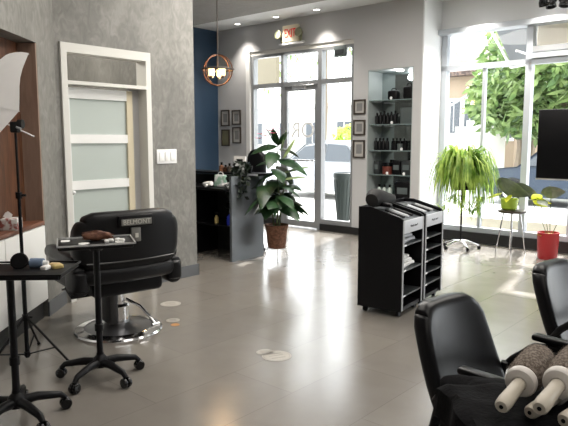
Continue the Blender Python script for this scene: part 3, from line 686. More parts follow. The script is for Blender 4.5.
# laptop-like printed bag on the lower worktop
o = onobj('gift_bag', 'pale green patterned bag on the reception worktop', 'bag', -.40, .20, .871)
a = MB(); a.rbox((0,0,.075), (.19,.07,.15), .012, 'green_print', n=2, fn=lambda x,y,z: (x, y*(1-.5*(z+.075)/.15), z)); a.build('pouch', None, o)
a = MB(); a.tube([(-.05,0,.14),(-.04,0,.175),(0,0,.185),(.04,0,.175),(.05,0,.14)], .004, 'white_plastic', 6); a.build('handle', None, o)
for i, (x, y, dx, m_, lab) in enumerate(((-.46, .05, .12, 'white_plastic', 'white curved hairdryer nozzle lying left of the green patterned bag'), (-.16, .10, .10, 'white_plastic', 'white nozzle lying right of the green patterned bag'))):
    o = onobj('hair_dryer', lab, 'hair dryer', x, y, .871, rz=.5*i)
    a = MB(); a.tube([(-dx*.7,0,.035),(0,0,.04),(dx*.5,0,.05)], [.022,.034,.028], m_, 12); a.build('barrel', None, o)
    a = MB(); a.tube([(0,0,.035),(.02,-.07,.018)], [.016,.014], m_, 10); a.build('handle', None, o)
for i, (x, hgt, m_, lab) in enumerate(((-.62, .12, 'wicker', 'brown product bottle at the left of the reception counter'), (-.54, .09, 'copper', 'short copper toned jar on the reception counter'), (-.47, .11, 'frame_dark', 'dark brown bottle left of the white framed picture'))):
    o = onobj('product_bottle', lab, 'bottle', x, .42, 1.046, grp='bottles on the reception counter')
    a = MB(); a.lathe([(0,0),(.032,0),(.032,hgt*.6),(.012,hgt*.7)], m_, 12); a.build('body', None, o); a = MB(); a.lathe([(.014,hgt*.68),(.014,hgt),(0,hgt)], 'black_plastic', 10); a.build('cap', None, o)
for i, (x, m_, lab) in enumerate(((-.40, 'yellow_plastic', 'small yellow bottle on the dark shelf inside the reception desk'), (-.07-.09, 'blue_plastic', 'bright blue bottle on the dark shelf inside the reception desk'))):
    o = onobj('spray_bottle', lab, 'bottle', x, .12, .421)
    a = MB(); a.lathe([(0,0),(.026+.012*i,0),(.026+.012*i,.07+.03*i),(.01,.10+.03*i)], m_, 12); a.build('body', None, o)
    a = MB(); a.tube([(0,0,.10+.03*i),(0,0,.13+.03*i)], .009, 'black_plastic', 8); a.tube([(-.02,0,.13+.03*i),(.03,0,.132+.03*i)], .009, 'black_plastic', 8); a.build('nozzle', None, o)
# trailing plant on the counter
o = onobj('trailing_plant', 'dark leafed trailing plant hanging over the grey desk end', 'plant', -.06, .33, 1.046)
a = MB(); a.lathe([(0,0),(.05,0),(.065,.09),(.058,.09),(.05,.08),(0,.075)], 'black_plastic', 18); a.build('pot', None, o)
a = MB(); rn = random.Random(3)
for k in range(20):
    an = rn.uniform(-2.6, -.5); L = rn.uniform(.2, .36)
    pts = []
    for q in range(7):
        f = q/6; pts.append(Vector((cos(an)*.16*sqrt(f)+rn.uniform(-.01,.01), -.06*f+sin(an)*.20*sqrt(f), .09+.06*sin(pi*min(1,f*1.6))*(1 if f < .6 else .3)-L*f*f)))
    a.tube(pts, .003, 'black_leaf', 4)
    for p in pts[1:]:
        for _ in range(2):
            d = Vector((rn.uniform(-1,1), rn.uniform(-1,.3), rn.uniform(-1,.2))).normalized()*.07
            a.strip([p, p+d*.5, p+d], [.006,.026,.002], (rn.uniform(-1,1), rn.uniform(-1,1), rn.uniform(-1,1)), 'black_leaf')
a.build('foliage', None, o)
# black salon chair behind the desk
r = thing('office_chair', 'black round backed chair behind the reception counter', 'chair', (-.40, 8.05, 0), RZ+.2)
a = MB(); a.rbox((0,.05,1.08), (.28,.09,.50), .04, 'black_leather', R=.137, n=3, seg=5, fn=lambda x,y,z: (x, y+.8*x*x, z)); a.build('backrest', None, r)
a = MB(); a.rbox((0,-.2,.60), (.46,.46,.09), .04, 'black_leather', R=.1, plane='xy', n=3, seg=3); a.build('seat', None, r)
a = MB(); a.tube([(0,.1,.9),(0,.12,.7),(0,0,.57),(0,-.15,.56)], .018, 'black_plastic', 8); a.build('back_support', None, r)
a = MB(); a.tube([(0,-.2,.07),(0,-.2,.56)], .025, 'chrome', 12); a.build('column', None, r)
for k in range(5):
    an = k*2*pi/5; a = MB(); a.tube([(0,-.2,.09),(cos(an)*.27,-.2+sin(an)*.27,.06)], [.022,.014], 'black_plastic', 8); a.build('leg', None, r)
    a = MB(); a.lathe([(0,-.012),(.028,-.012),(.028,.012),(0,.012)], 'black_plastic', 12, X=tx(cos(an)*.27,-.2+sin(an)*.27,.028,rx=pi/2)); a.build('caster', None, r)

# ------------------------------------------------------------------ entrance plant
r = thing('potted_plant', 'dark green leafy plant with pink bloom in a wicker pot before the entrance', 'potted plant', (-.09, 7.25, 0), 0)
a = MB()
for k in range(3):
    an = k*2.1+.6; a.tube([(cos(an)*.12, sin(an)*.12, .14), (cos(an)*.145, sin(an)*.145, .07), (cos(an)*.17, sin(an)*.17, 0)], .006, 'silver', 6)
a.tube([(cos(k*pi/12)*.125, sin(k*pi/12)*.125, .135) for k in range(24)], .005, 'silver', 6, closed=True); a.tube([(cos(k*pi/12)*.06, sin(k*pi/12)*.06, .135) for k in range(24)], .004, 'silver', 6, closed=True); a.tube([(-.125,0,.135),(.125,0,.135)], .004, 'silver', 6); a.tube([(0,-.125,.135),(0,.125,.135)], .004, 'silver', 6)
a.build('wire_stand', None, r)
a = MB(); a.lathe([(0,.14),(.105,.14),(.115,.2),(.13,.36),(.142,.40),(.148,.42),(.14,.43),(.128,.40),(0,.39)], 'wicker', 30); a.build('basket', None, r)
a = MB(); a.lathe([(0,.395),(.126,.40)], 'soil', 20); a.build('soil', None, r)
def leaf(mb, p0, az, el, L, Wd, m, droop=.5, roll=0, fold=.25):
    d = Vector((cos(az)*cos(el), sin(az)*cos(el), sin(el))); pts = []; N = 7
    for i in range(N+1):
        f = i/N; p = Vector(p0) + d*L*f + Vector((0,0,-droop*L*f*f)); pts.append(p)
    ws = [Wd*.5*(sin(pi*min(1,(i/N)**.8))**.75 if 0 < i < N else .04) for i in range(N+1)]
    sd = Vector((-sin(az), cos(az), roll)); mb.strip(pts, ws, sd, m, fold=fold)
a = MB(); s_ = MB(); rn = random.Random(11)
stalks = [((0,0,.4),(.03,-.02,.75),(0,.02,1.10),(.02,0,1.42)), ((.03,.02,.4),(.06,.02,.7),(.10,.0,.95)), ((-.03,0,.4),(-.07,.02,.7),(-.12,0,.98)), ((0,-.03,.4),(.02,-.08,.6),(.05,-.12,.82))]
for st in stalks: s_.tube(st, [.011-.002*i for i in range(len(st))], 'stem', 7)
s_.build('stem', None, r)
k = 0
for st in stalks:
    for i in range(1, len(st)):
        for q in range(8):
            f = q/8; p = Vector(st[i-1])*(1-f)+Vector(st[i])*f
            if p.z < .62: continue
            leaf(a, p, k*2.4+rn.uniform(-.3,.3), rn.uniform(.0,.6), rn.uniform(.28,.40), rn.uniform(.15,.21), 'dark_leaf', rn.uniform(.5,1.0), rn.uniform(-.5,.5)); k += 1
for q in range(6): leaf(a, (.02,0,1.38), q*1.05, rn.uniform(.7,1.2), rn.uniform(.26,.34), .1, 'dark_leaf', .25, rn.uniform(-.3,.3))
for q, (az, el, p) in enumerate(((-.3,1.35,(.04,-.05,1.30)),(.3,1.1,(.07,-.05,1.22)),(0,.4,(.08,0,1.06)),(-.5,.3,(.06,-.03,.98)))): leaf(a, p, az, el, .36, .10, 'light_leaf', .2, .3)
a.build('foliage', None, r)
a = MB()
a.tube([(-.02,0,1.0),(-.08,-.06,1.3),(-.10,-.12,1.45),(-.08,-.14,1.54)], .003, 'stem', 5)
for (x, y, z) in ((-.13,-.14,1.50),(-.08,-.15,1.56),(-.03,-.16,1.53),(-.18,-.14,1.52),(-.20,-.14,1.47),(0,-.16,1.58)):
    for q in range(5):
        an = q*2*pi/5; leaf(a, (x,y,z), an, .4, .06, .05, 'pink_petal', .3)
    a.ball((x,y,z), .008, 'yellow_leaf', 8)
a.build('blossom', None, r)

# ------------------------------------------------------------------ spider plant on chrome stand
r = roomthing('spider_plant', 'big bushy spider plant on a chrome star footed stand by the window', 'potted plant', -3.47, 7.55, 0)
a = MB(); a.tube([(0,0,.09),(0,0,.80)], .013, 'black_plastic', 10); a.lathe([(0,.795),(.12,.795),(.12,.81),(0,.81)], 'black_plastic', 20); a.build('pole', None, r)
for k in range(5):
    an = k*2*pi/5+.5; a = MB(); a.tube([(0,0,.10),(cos(an)*.10,sin(an)*.10,.095),(cos(an)*.24,sin(an)*.24,.045)], [.024,.02,.013], 'chrome', 10); g = a.build('foot', None, r)
    a = MB(); a.lathe([(0,-.012),(.025,-.012),(.025,.012),(0,.012)], 'black_plastic', 12, X=tx(cos(an)*.24,sin(an)*.24,.025,rx=pi/2,rz=an)); a.build('caster', None, g)
a = MB(); a.lathe([(0,.81),(.09,.81),(.13,.98),(.135,1.0),(.125,1.0),(.115,.97),(0,.96)], 'black_plastic', 24); a.build('pot', None, r)
a = MB(); rn = random.Random(5)
for k in range(470):
    az = rn.uniform(0, 2*pi); el = rn.uniform(.15, 1.35) if k < 330 else rn.uniform(-.1, .7); L = rn.uniform(.28, .50); reach = rn.uniform(.14, .46)
    p0 = Vector((cos(az)*rn.uniform(0,.10), sin(az)*rn.uniform(0,.10), 1.03)); pts = []; N = 7
    top = .07+.36*sin(el)*rn.uniform(.6,1); dr = (rn.uniform(.10, .30) if k < 330 else rn.uniform(.25,.48)) + reach*.2
    for i in range(N+1):
        f = i/N; x = reach*(1-(1-f)**1.6); z = top*sin(pi*min(1, f*1.15)*.85) - dr*f**2.3
        pts.append(p0+Vector((cos(az)*x, sin(az)*x, z)))
    wd = rn.uniform(.009, .016)
    a.strip(pts, [wd*(1-.75*abs(i/N-.35)) if i < N else .001 for i in range(N+1)], (-sin(az), cos(az), rn.uniform(-.4,.4)), 'spider_leaf', fold=.3)
# hanging plantlets
for k in range(26):
    az = rn.uniform(0, 2*pi); L = rn.uniform(.25,.42); R_ = rn.uniform(.14,.32)
    pts = [Vector((cos(az)*R_*f, sin(az)*R_*f, .98+.12*sin(pi*f)-L*f*f*1.05)) for f in (0,.25,.5,.75,1)]
    a.tube(pts, .0025, 'yellow_leaf', 4)
    for q in range(9): leaf(a, pts[-1], rn.uniform(0,2*pi), rn.uniform(-1,.6), rn.uniform(.08,.16), .014, 'spider_leaf', .6)
a.build('foliage', None, r)

# ------------------------------------------------------------------ stool with plant, red pot
r = roomthing('plant_stool', 'round dark topped stool with chrome legs under the lime pot', 'stool', -2.86, 7.72, 0)
a = MB(); a.lathe([(0,.52),(.16,.52),(.175,.53),(.175,.545),(.165,.553),(0,.553)], 'frame_dark', 28); a.build('seat', None, r)
for k in range(4):
    an = k*pi/2+.4; a = MB(); a.tube([(cos(an)*.10,sin(an)*.10,.52),(cos(an)*.15,sin(an)*.15,.2),(cos(an)*.18,sin(an)*.18,0)], .009, 'chrome', 8); a.build('leg', None, r)
r = roomthing('potted_plant', 'broad grey leafed plant in a lime green pot on the stool', 'potted plant', -2.90, 7.72, .553)
a = MB(); a.lathe([(0,0),(.075,0),(.10,.02),(.112,.14),(.104,.15),(.095,.13),(0,.125)], 'lime_pot', 28); a.build('pot', None, r)
a = MB()
for (x, y, z) in ((.10,-.05,.27),(.27,0,.26),(-.10,0,.24),(.0,.08,.3)): a.tube([(0,0,.12),(x*.4,y*.4,.22),(x,y,z)], .005, 'stem', 6)
a.build('stem', None, r)
a = MB()
leaf(a, (-.16,-.05,.34), -.1, .05, .46, .34, 'gray_leaf', .35, -1.2); leaf(a, (.02,-.02,.30), .2, .05, .32, .24, 'gray_leaf', .3, -1.2)
leaf(a, (-.05,.05,.28), 2.6, .3, .22, .12, 'gray_leaf', .4, .4); leaf(a, (-.08,-.05,.22), 3.4, -.15, .20, .11, 'yellow_leaf', .3, .4); leaf(a, (.05,.1,.26), 1.2, .4, .2, .14, 'gray_leaf', .4, .2); leaf(a, (.03,-.1,.2), -1.4, .0, .16, .1, 'yellow_leaf', .5, .5)
a.build('foliage', None, r)
r = roomthing('potted_plant', 'slender stemmed plant in a red pot right of the stool', 'potted plant', -2.36, 7.60, 0)
a = MB(); a.lathe([(0,0),(.105,0),(.115,.02),(.127,.31),(.132,.33),(.121,.33),(.115,.30),(0,.29)], 'red_pot', 32); a.build('pot', None, r)
a = MB()
for k in range(60):
    an = random.uniform(0,2*pi); q = random.uniform(0,.11); leaf(a, (cos(an)*q, sin(an)*q, .29), random.uniform(0,6.3), random.uniform(.3,1.2), .06, .03, 'yellow_leaf', .5)
a.build('ground_cover', None, r)
a = MB()
for pts in (((0,0,.3),(-.04,0,.5),(-.12,0,.68),(-.16,0,.76)), ((.02,0,.3),(.0,.02,.55),(.0,.03,.80),(-.02,.02,.90)), ((.04,0,.3),(.10,0,.45),(.20,-.01,.62)), ((-.02,0,.3),(-.10,0,.5),(-.2,0,.66))): a.tube(pts, .005, 'stem', 6)
a.build('stem', None, r)
a = MB(); leaf(a, (-.12,.02,.80), .1, .35, .30, .20, 'gray_leaf', .25, -1.3); leaf(a, (-.18,0,.74), 0, .0, .2, .12, 'yellow_leaf', .3, -.7); leaf(a, (-.2,-.02,.70), .4, -.1, .18, .11, 'yellow_leaf', .3, .6); leaf(a, (-.1,0,.78), 2.6, .1, .18, .12, 'yellow_leaf', .5, .5); leaf(a, (-.14,-.03,.72), -.6, .1, .2, .11, 'gray_leaf', .4, .4)
a.build('foliage', None, r)

# ------------------------------------------------------------------ black screen mounted on the window mullions
r = roomthing('television', 'black flat screen mounted in front of the right window', 'television', -1.80, 7.72, 1.40)
a = MB(); a.box(-.78, .78, -.02, .03, -.42, .42, 'screen_black', bev=.008); a.build('screen', None, r)
a = MB(); a.box(-.785, .785, -.012, .034, -.44, -.42, 'silver'); a.build('bottom_rail', None, r)
a = MB(); a.box(-.25, .45, .03, .06, -.2, .2, 'black_plastic'); a.box(.12, .16, .06, .40, -.04, .04, 'black_plastic'); a.build('wall_bracket', None, r)

# black ceiling fixture top right
r = roomthing('ceiling_spotlight', 'black multi arm ceiling light hanging at the top right', 'ceiling light', -2.30, 7.30, 3.40)
a = MB(); a.tube([(0,0,0),(0,0,-.38)], .014, 'black_plastic', 8); a.lathe([(0,0),(.08,0),(.07,-.03),(0,-.03)], 'black_plastic', 18); a.build('stem', None, r)
for k in range(6):
    an = k*pi/3+.3; a = MB(); a.tube([(0,0,-.36),(cos(an)*.08,sin(an)*.08,-.40),(cos(an)*.16,sin(an)*.16,-.35)], .012, 'black_plastic', 8); g = a.build('arm', None, r)
    a = MB(); a.lathe([(0,0),(.03,-.005),(.055,-.05),(.06,-.10),(.05,-.10),(.03,-.03),(0,-.02)], 'black_gloss', 16, X=tx(cos(an)*.16, sin(an)*.16, -.335, ry=.25*cos(an), rx=-.25*sin(an))); a.build('lamp_shade', None, g)

# ------------------------------------------------------------------ black trolley cart (two towers)
ca, sa = .57, .82
crz = atan2(.82, .57)  # local x along front (towards the right/away), local y to the left (depth)
def tower(k, lab):
    # local x: 0..w along the open face, local y: 0..d backwards (left)
    base = Vector((.955, 4.765, 0)) + Vector((.57, .82, 0))*(.475*k)
    r = thing('salon_trolley', lab, 'trolley', base, crz, 'black salon trolleys standing side by side')
    w_, d_, z0, z1, z2 = .43, .40, .05, .83, .90
    a = MB(); th = .018
    for y in (0,): pass
    # side panels: profile in depth with sloped top
    prof = [(0, z0), (d_, z0), (d_, z2), (d_*.72, z2), (.03, z1+.0), (0, z1-.02)]
    XX = Matrix(((0,1,0,0),(1,0,0,0),(0,0,1,0),(0,0,0,1)))
    a = MB(); a.prism(prof, 0, th, 'black_plastic', X=XX); a.build('side_panel', None, r)
    a = MB(); a.prism(prof, w_-th, w_, 'black_plastic', X=XX); a.build('side_panel', None, r)
    a = MB(); a.box(th, w_-th, d_-.015, d_, z0, z2, 'black_plastic'); a.build('back_panel', None, r)
    a = MB(); a.box(th, w_-th, .01, d_-.015, z0, z0+.03, 'black_plastic'); a.build('bottom_panel', None, r)
    a = MB(); a.prism([(.012, z1-.035), (d_*.72, z2-.03), (d_-.015, z2-.03), (d_-.015, z2-.05), (.012, z1-.055)], th, w_-th, 'dark_box', X=XX)
    a.build('top_tray', None, r)
    a = MB()
    for q in range(4):
        x = .07+q*.085; a.tube([(x, .06, z1-.018), (x+.02, .24, z2-.045)], .014, ['gray_strip','black_plastic','label_gray','black_plastic'][(q+k) % 4], 8)
    a.build('tool_rests', None, r)
    a = MB(); a.box(th, w_-th, -.004, .012, z1-.135, z1-.03, 'label_gray', bev=.003); f = a.build('front_label', None, r)
    a = MB(); a.tube([(w_/2-.075+q*.006, -.0055, z1-.082+.010*sin(q*1.9)*(1 if q % 7 else .3)) for q in range(26)], .0016, 'gray_base', 5); a.build('lettering', None, f)
    a = MB(); a.box(0, .022, -.006, 0, z0+.01, z1-.03, 'gray_strip'); a.build('edge_strip', None, r); a = MB(); a.box(w_-.022, w_, -.006, 0, z0+.01, z1-.03, 'gray_strip'); a.build('edge_strip', None, r)
    for q in range(5):
        z = .17+q*.105
        if k == 0 and q in (1, 3): continue
        a = MB(); a.box(th, w_-th, .0, d_-.015, z, z+.012, 'dark_box' ); a.box(th+.0, th+.06, -.003, .0, z, z+.014, 'silver'); a.build('shelf', None, r)
    for (x, y) in ((.05, .05), (w_-.05, .05), (.05, d_-.05), (w_-.05, d_-.05)):
        a = MB(); a.lathe([(0,-.014),(.024,-.014),(.024,.014),(0,.014)], 'black_plastic', 14, X=tx(x, y, .024, rx=pi/2)); a.tube([(x,y,.024),(x,y,.052)], .012, 'black_plastic', 8); a.build('caster', None, r)
    return r
t1 = tower(0, 'black salon trolley cart nearest the camera with grey label strip and towels on its shelves')
t2 = tower(1, 'black salon trolley cart behind the other one, its narrow shelves empty')
def incart(x, y, z): return Vector((.955, 4.765, 0)) + Vector((.57, .82, 0))*x + Vector((-.82, .57, 0))*y + Vector((0,0,z))
for i, (z, m_, lab) in enumerate(((.602, 'label_gray', 'folded pale towel on the upper shelf of the nearer trolley'), (.392, 'paper', 'folded white towel on the middle shelf of the nearer trolley'))):
    o = thing('folded_towel', lab, 'towel', incart(.21, .15, z), crz, 'towels in the nearer trolley')
    a = MB()
    for q in range(3): a.rbox((0, .02*q-.0, .016+q*.03), (.30-.02*q, .22, .032), .014, m_, n=3, seg=3, fn=lambda x,y,z_: (x, y, z_+.006*sin(x*20+q)))
    a.build('folds', None, o)
o = thing('hair_dryer', 'black hair dryer lying on top of the trolley carts', 'hair dryer', incart(.10, .27, .895), crz+.25)
a = MB(); a.tube([(-.08,.04,.06),(-.02,.03,.075),(.10,0,.065),(.22,-.04,.05),(.32,-.06,.045)], [.055,.078,.07,.05,.035], 'black_matte', 14); a.build('barrel', None, o)
a = MB(); a.tube([(.02,.03,.03),(-.02,-.06,.02),(-.04,-.12,.018)], [.022,.018,.016], 'black_plastic', 10); a.build('handle', None, o)

# ------------------------------------------------------------------ barber chair
r = thing('barber_chair', 'large black barber chair on a round chrome base before the frosted door', 'barber chair', (-1.27, 4.47, 0), radians(38))
a = MB(); a.lathe([(0,0),(.325,0),(.33,.012),(.322,.024),(.27,.03),(.255,.036)], 'chrome', 48); a.lathe([(.27,.030),(.20,.04),(.12,.055),(.09,.075),(0,.078)], 'rim_steel', 40); a.build('base_plate', None, r)
a = MB(); a.lathe([(0,.07),(.085,.07),(.085,.20),(.075,.21),(.052,.215),(.052,.44),(0,.44)], 'chrome', 26); a.build('pump_column', None, r)
a = MB(); a.box(-.10,-.03,-.09,.09,.07,.42,'dark_sleeve',bev=.02); a.build('column_shroud', None, r)
a = MB(); a.tube([(.06,-.02,.24),(.12,-.14,.20),(.16,-.24,.12),(.17,-.28,.09)], .011, 'chrome', 10); a.tube([(.14,-.29,.085),(.20,-.28,.085)], .015, 'chrome', 10); a.build('pump_lever', None, r)
a = MB(); a.rbox((0,.03,.40), (.54,.54,.14), .04, 'black_plastic', n=3); a.build('seat_pan', None, r)
a = MB(); a.rbox((0,.06,.53), (.56,.56,.13), .05, 'barber_leather', n=4, seg=3, fn=lambda x,y,z: (x,y,z+(.015*cos(x*4)*cos(y*4) if z > 0 else 0))); a.build('seat', None, r)
def bend(k): return lambda x,y,z: (x, y+k*x*x - .10*z, z)
a = MB(); a.rbox((0,-.27,.735), (.80,.15,.44), .06, 'barber_leather', R=.17, n=4, seg=8, fn=bend(.45)); b_ = a.build('backrest', None, r)
a = MB(); a.tube([(x,-.352+.45*x*x+.013,.60+.02*0) for x in [-.33+.066*i for i in range(11)]], .006, 'dark_sleeve', 6); a.build('piping', None, b_)
a = MB(); a.rbox((0,-.27,.50), (.70,.14,.12), .05, 'barber_leather', n=4, seg=4, fn=bend(.45)); a.build('lumbar_roll', None, r)
# headrest bracket and badge on the back of the chair
a = MB(); a.box(-.13,.13,-.385,-.345,.845,.93,'black_plastic',bev=.01); a.build('headrest_housing', None, r)
a = MB(); a.box(-.112,.112,-.392,-.386,.86,.905,'badge_metal',bev=.002); bd = a.build('badge', None, r)
text_mesh('lettering', 'BELMONT', .045, 'badge_text', bd, False, .0008, X=tx(0,-.3935,.882))
a = MB(); a.box(-.035,.035,-.375,-.355,.74,.84,'badge_metal',bev=.004); a.box(-.012,.012,-.385,-.375,.77,.80,'badge_text'); a.build('bracket_plate', None, r)
for sg in (-1, 1):
    a = MB(); a.rbox((sg*.355,.10,.605), (.115,.66,.10), .045, 'barber_leather', n=4, seg=3, R=.05, plane='xy'); g = a.build('armrest', None, r)
    a = MB(); a.rbox((sg*.345,.10,.50), (.09,.64,.26), .035, 'barber_leather', n=3, R=.09, plane='yz'); a.build('arm_panel', None, r)
    a = MB(); a.rbox((sg*.36,-.17,.47), (.12,.24,.22), .05, 'barber_leather', n=4, R=.09, plane='yz'); a.build('side_roll', None, r)
a = MB(); a.rbox((0,.36,.42), (.44,.06,.26), .028, 'barber_leather', n=3); a.build('calf_pad', None, r)
a = MB(); a.tube([(-.16,.30,.40),(-.16,.50,.22)], .012, 'chrome', 8); a.tube([(.16,.30,.40),(.16,.50,.22)], .012, 'chrome', 8); a.build('footrest_arm', None, r)
a = MB(); a.rbox((0,.52,.22), (.42,.16,.035), .015, 'black_plastic', n=3, X=None, fn=lambda x,y,z: (x,y,z+y*.35)); a.tube([(-.23,.60,.235),(.23,.60,.235)], .012, 'chrome', 8); a.build('footrest', None, r)

# ------------------------------------------------------------------ rolling tray trolleys
def tray_trolley(lab, loc, rz, h, tx_, ty_, off, spin, surf='black_plastic', legs=5):
    r = thing('tray_trolley', lab, 'trolley', loc, rz, 'rolling salon tray stands')
    a = MB(); a.rbox((off[0],off[1],h-.012), (tx_,ty_,.022), .01, 'black_plastic', n=2, R=.04, plane='xy'); g = a.build('tray', None, r)
    a = MB()
    for (x0,x1,y0,y1) in ((-tx_/2,tx_/2,-ty_/2,-ty_/2+.008),(-tx_/2,tx_/2,ty_/2-.008,ty_/2),(-tx_/2,-tx_/2+.008,-ty_/2,ty_/2),(tx_/2-.008,tx_/2,-ty_/2,ty_/2)): a.box(off[0]+x0,off[0]+x1,off[1]+y0,off[1]+y1,h-.001,h+.008,surf)
    a.build('tray_rim', None, r)
    a = MB(); a.tube([(0,0,.10),(0,0,h-.02)], .019, 'black_plastic', 14); a.lathe([(.026,.30),(.026,.34),(.02,.345)], 'black_plastic', 14); a.lathe([(0,h-.05),(.035,h-.05),(.06,h-.022),(0,h-.022)], 'black_plastic', 16); a.build('pole', None, r)
    a = MB(); a.lathe([(0,.075),(.045,.075),(.05,.10),(.04,.13),(.022,.15),(.022,.16)], 'black_plastic', 18); a.build('hub', None, r)
    for k in range(legs):
        an = spin+k*2*pi/legs; c_, s_ = cos(an), sin(an)
        a = MB(); a.tube([(0,0,.10),(c_*.10,s_*.10,.105),(c_*.22,s_*.22,.085),(c_*.245,s_*.245,.06)], [.028,.024,.018,.014], 'black_plastic', 10); g = a.build('leg', None, r)
        for q in (-1,1):
            a = MB(); a.lathe([(0,-.010),(.027,-.010),(.030,-.006),(.030,.006),(.027,.010),(0,.010)], 'black_gloss', 16, X=tx(c_*.245-s_*.014*q, s_*.245+c_*.014*q, .030, rx=pi/2, rz=an)); a.build('caster_wheel', None, g)
    return r
tray_trolley('black rolling tray stand nearest the camera at the far left', (-1.39,2.98,0), .05, .80, .62, .34, (.0,0), .55)
tray_trolley('black rolling tray stand in front of the barber chair with silver rimmed tray', (-1.125,3.54,0), .35, .845, .44, .32, (.0,.02), .25, 'silver')
def put(name, lab, cat, x, y, z, rz=0, grp=None): return thing(name, lab, cat, (x,y,z), rz, grp)
# on the nearer tray
o = put('spray_bottle', 'pale blue spray bottle lying on the nearest tray stand', 'bottle', -1.27, 3.04, .792)
a = MB(); a.tube([(-.035,0,.028),(.03,0,.028)], [.026,.026], 'lightblue_plastic', 14); a.build('body', None, o)
a = MB(); a.tube([(.03,0,.028),(.055,0,.028)], [.015,.012], 'white_plastic', 10); a.build('cap', None, o)
o = put('hand_mirror', 'round black hand mirror propped on the nearest tray stand', 'mirror', -1.355, 3.02, .792, .2)
a = MB(); a.lathe([(0,-.010),(.040,-.010),(.044,-.005),(.044,.005),(.040,.010),(0,.010)], 'black_plastic', 24, X=tx(0,0,.042,rx=pi/2-.5)); a.build('mirror_head', None, o)
a = MB(); a.tube([(.04,.0,.03),(.12,.01,.012)], .009, 'black_plastic', 8); a.build('handle', None, o)
for i, (x, y, m_, lab) in enumerate(((-1.262,3.235,'cork','tan makeup sponge in front on the nearest tray stand'), (-1.235,3.20,'yellow_plastic','yellow makeup sponge beside the tan one on the nearest tray stand'), (-1.285,3.17,'paper','white sponge on the nearest tray stand'))):
    a = MB(); a.rbox((0,0,.014), (.055,.035,.026), .010, m_, n=3); o = a.build('makeup_sponge'); o.location = (x+.075,y-.18,.792); o.rotation_euler = (0,0,i*.7); tag(o, lab, 'sponge', 'makeup sponges on the nearest tray')
o = put('clipboard_comb', 'flat black comb on the left of the nearest tray stand', 'comb', -1.50, 3.0, .792, .5); o.name = 'comb'
a = MB(); a.box(-.09,.09,.008,.02,0,.006,'slate_box'); 
for k in range(24): a.box(-.088+k*.0075,-.085+k*.0075,-.02,.008,.001,.005,'slate_box')
a.build('teeth', None, o)
# on the farther tray
TX, TY = -1.125, 3.55
o = put('paper_sheet', 'white paper liner covering the silver rimmed tray', 'paper', TX-.03, TY+.02, .8355, .35)
a = MB(); a.rbox((0,0,.003), (.36,.26,.005), .002, 'paper', n=2, seg=8, fn=lambda x,y,z: (x,y,z+.002*sin(x*30)*sin(y*25)+.002)); a.build('sheet', None, o)
o = put('hair_bundle', 'bundle of brown hair lying on the silver rimmed tray', 'hair', TX-.01, TY+.05, .841, .3)
a = MB(); rn = random.Random(2); 
a.rbox((0,0,.032), (.17,.08,.058), .028, 'brown_hair', n=4, seg=6, fn=lambda x,y,z: (x, y+.008*sin(x*40), z*(1-.5*abs(x)/.1)+.003*sin(x*70+y*50)))
for k in range(60):
    y = rn.uniform(-.03,.03); z = .03+rn.uniform(-.02,.022); x0 = rn.uniform(-.09,-.04); a.tube([(x0,y,z),(0,y*1.05,z+.012),(rn.uniform(.05,.1),y,z*.7)], .0018, 'brown_hair', 4)
a.build('strands', None, o)
for i, (x, y) in enumerate(((.085,.005),(.12,.03),(.07,-.03),(.15,.015))):
    a = MB(); a.rbox((0,0,.011), (.034,.026,.021), .009, 'paper', n=3); o = a.build('cotton_pad'); o.location = (TX+x, TY+y, .841); o.rotation_euler = (0,0,i); tag(o, 'crumpled white cotton pad on the silver rimmed tray, '+['nearest the hair bundle','at the back right','at the front','nearest the right rim'][i], 'cotton pad', 'cotton pads on the silver rimmed tray')

# ------------------------------------------------------------------ studio umbrella on light stand
r = thing('light_stand', 'black tripod light stand behind the nearest tray', 'light stand', (-1.69,3.81,0), 0)
a = MB(); a.tube([(0,0,.03),(0,0,.62)], .014, 'black_plastic', 12); a.tube([(0,0,.62),(.0,0,1.10)], .011, 'black_plastic', 12); a.tube([(0,0,1.10),(0,0,1.51)], .008, 'black_plastic', 10); a.build('pole', None, r)
a = MB()
for z in (.30,.62,1.10): a = MB(); a.lathe([(.02,z-.02),(.02,z+.02),(0,z+.02)], 'black_plastic', 14); a.tube([(.015,0,z),(.045,0,z)], .008, 'black_plastic', 8); a.build('collar', None, r)
a = MB(); a.lathe([(.02,.04),(.02,.07),(0,.07)], 'black_plastic', 14); a.build('collar', None, r)
for k, an in enumerate((-.25, 1.75, 4.25)):
    c_, s_ = cos(an), sin(an); a = MB(); a.tube([(c_*.015,s_*.015,.30),(c_*.33,s_*.33,.012)], .0075, 'black_plastic', 8); a.ball((c_*.33,s_*.33,.012), .012, 'black_plastic', 10); g = a.build('leg', None, r)
    a = MB(); a.tube([(c_*.015,s_*.015,.055),(c_*.21,s_*.21,.115)], .005, 'black_plastic', 6); a.build('brace', None, g)
a = MB(); a.rbox((0,0,1.53), (.05,.06,.07), .012, 'black_plastic', n=3); a.lathe([(0,0),(.028,0),(.028,.03),(0,.03)], 'black_plastic', 16, X=tx(.02,0,1.55,ry=pi/2)); a.tube([(.02,-.03,1.53),(.05,-.03,1.52)], .006, 'gray_strip', 8); a.build('umbrella_bracket', None, r)
UO = Vector((-1.80,3.70,1.60))
r = thing('studio_umbrella', 'white photographic umbrella clamped to the light stand', 'umbrella', UO, 0)
ax_ = Vector((-.64, -.64, .43)).normalized(); s1 = Vector((0,0,1)); s1 = (s1-ax_*s1.dot(ax_)).normalized(); s2 = s1.cross(ax_)
if s2.y > 0: s2 = -s2
cx = Vector((.02,0,0)); apex = cx - ax_*.0 
Rm, dep = .46, .22
a = MB(); nseg = 6; rings = 6; verts = []; faces = []
open_c = ax_*.10
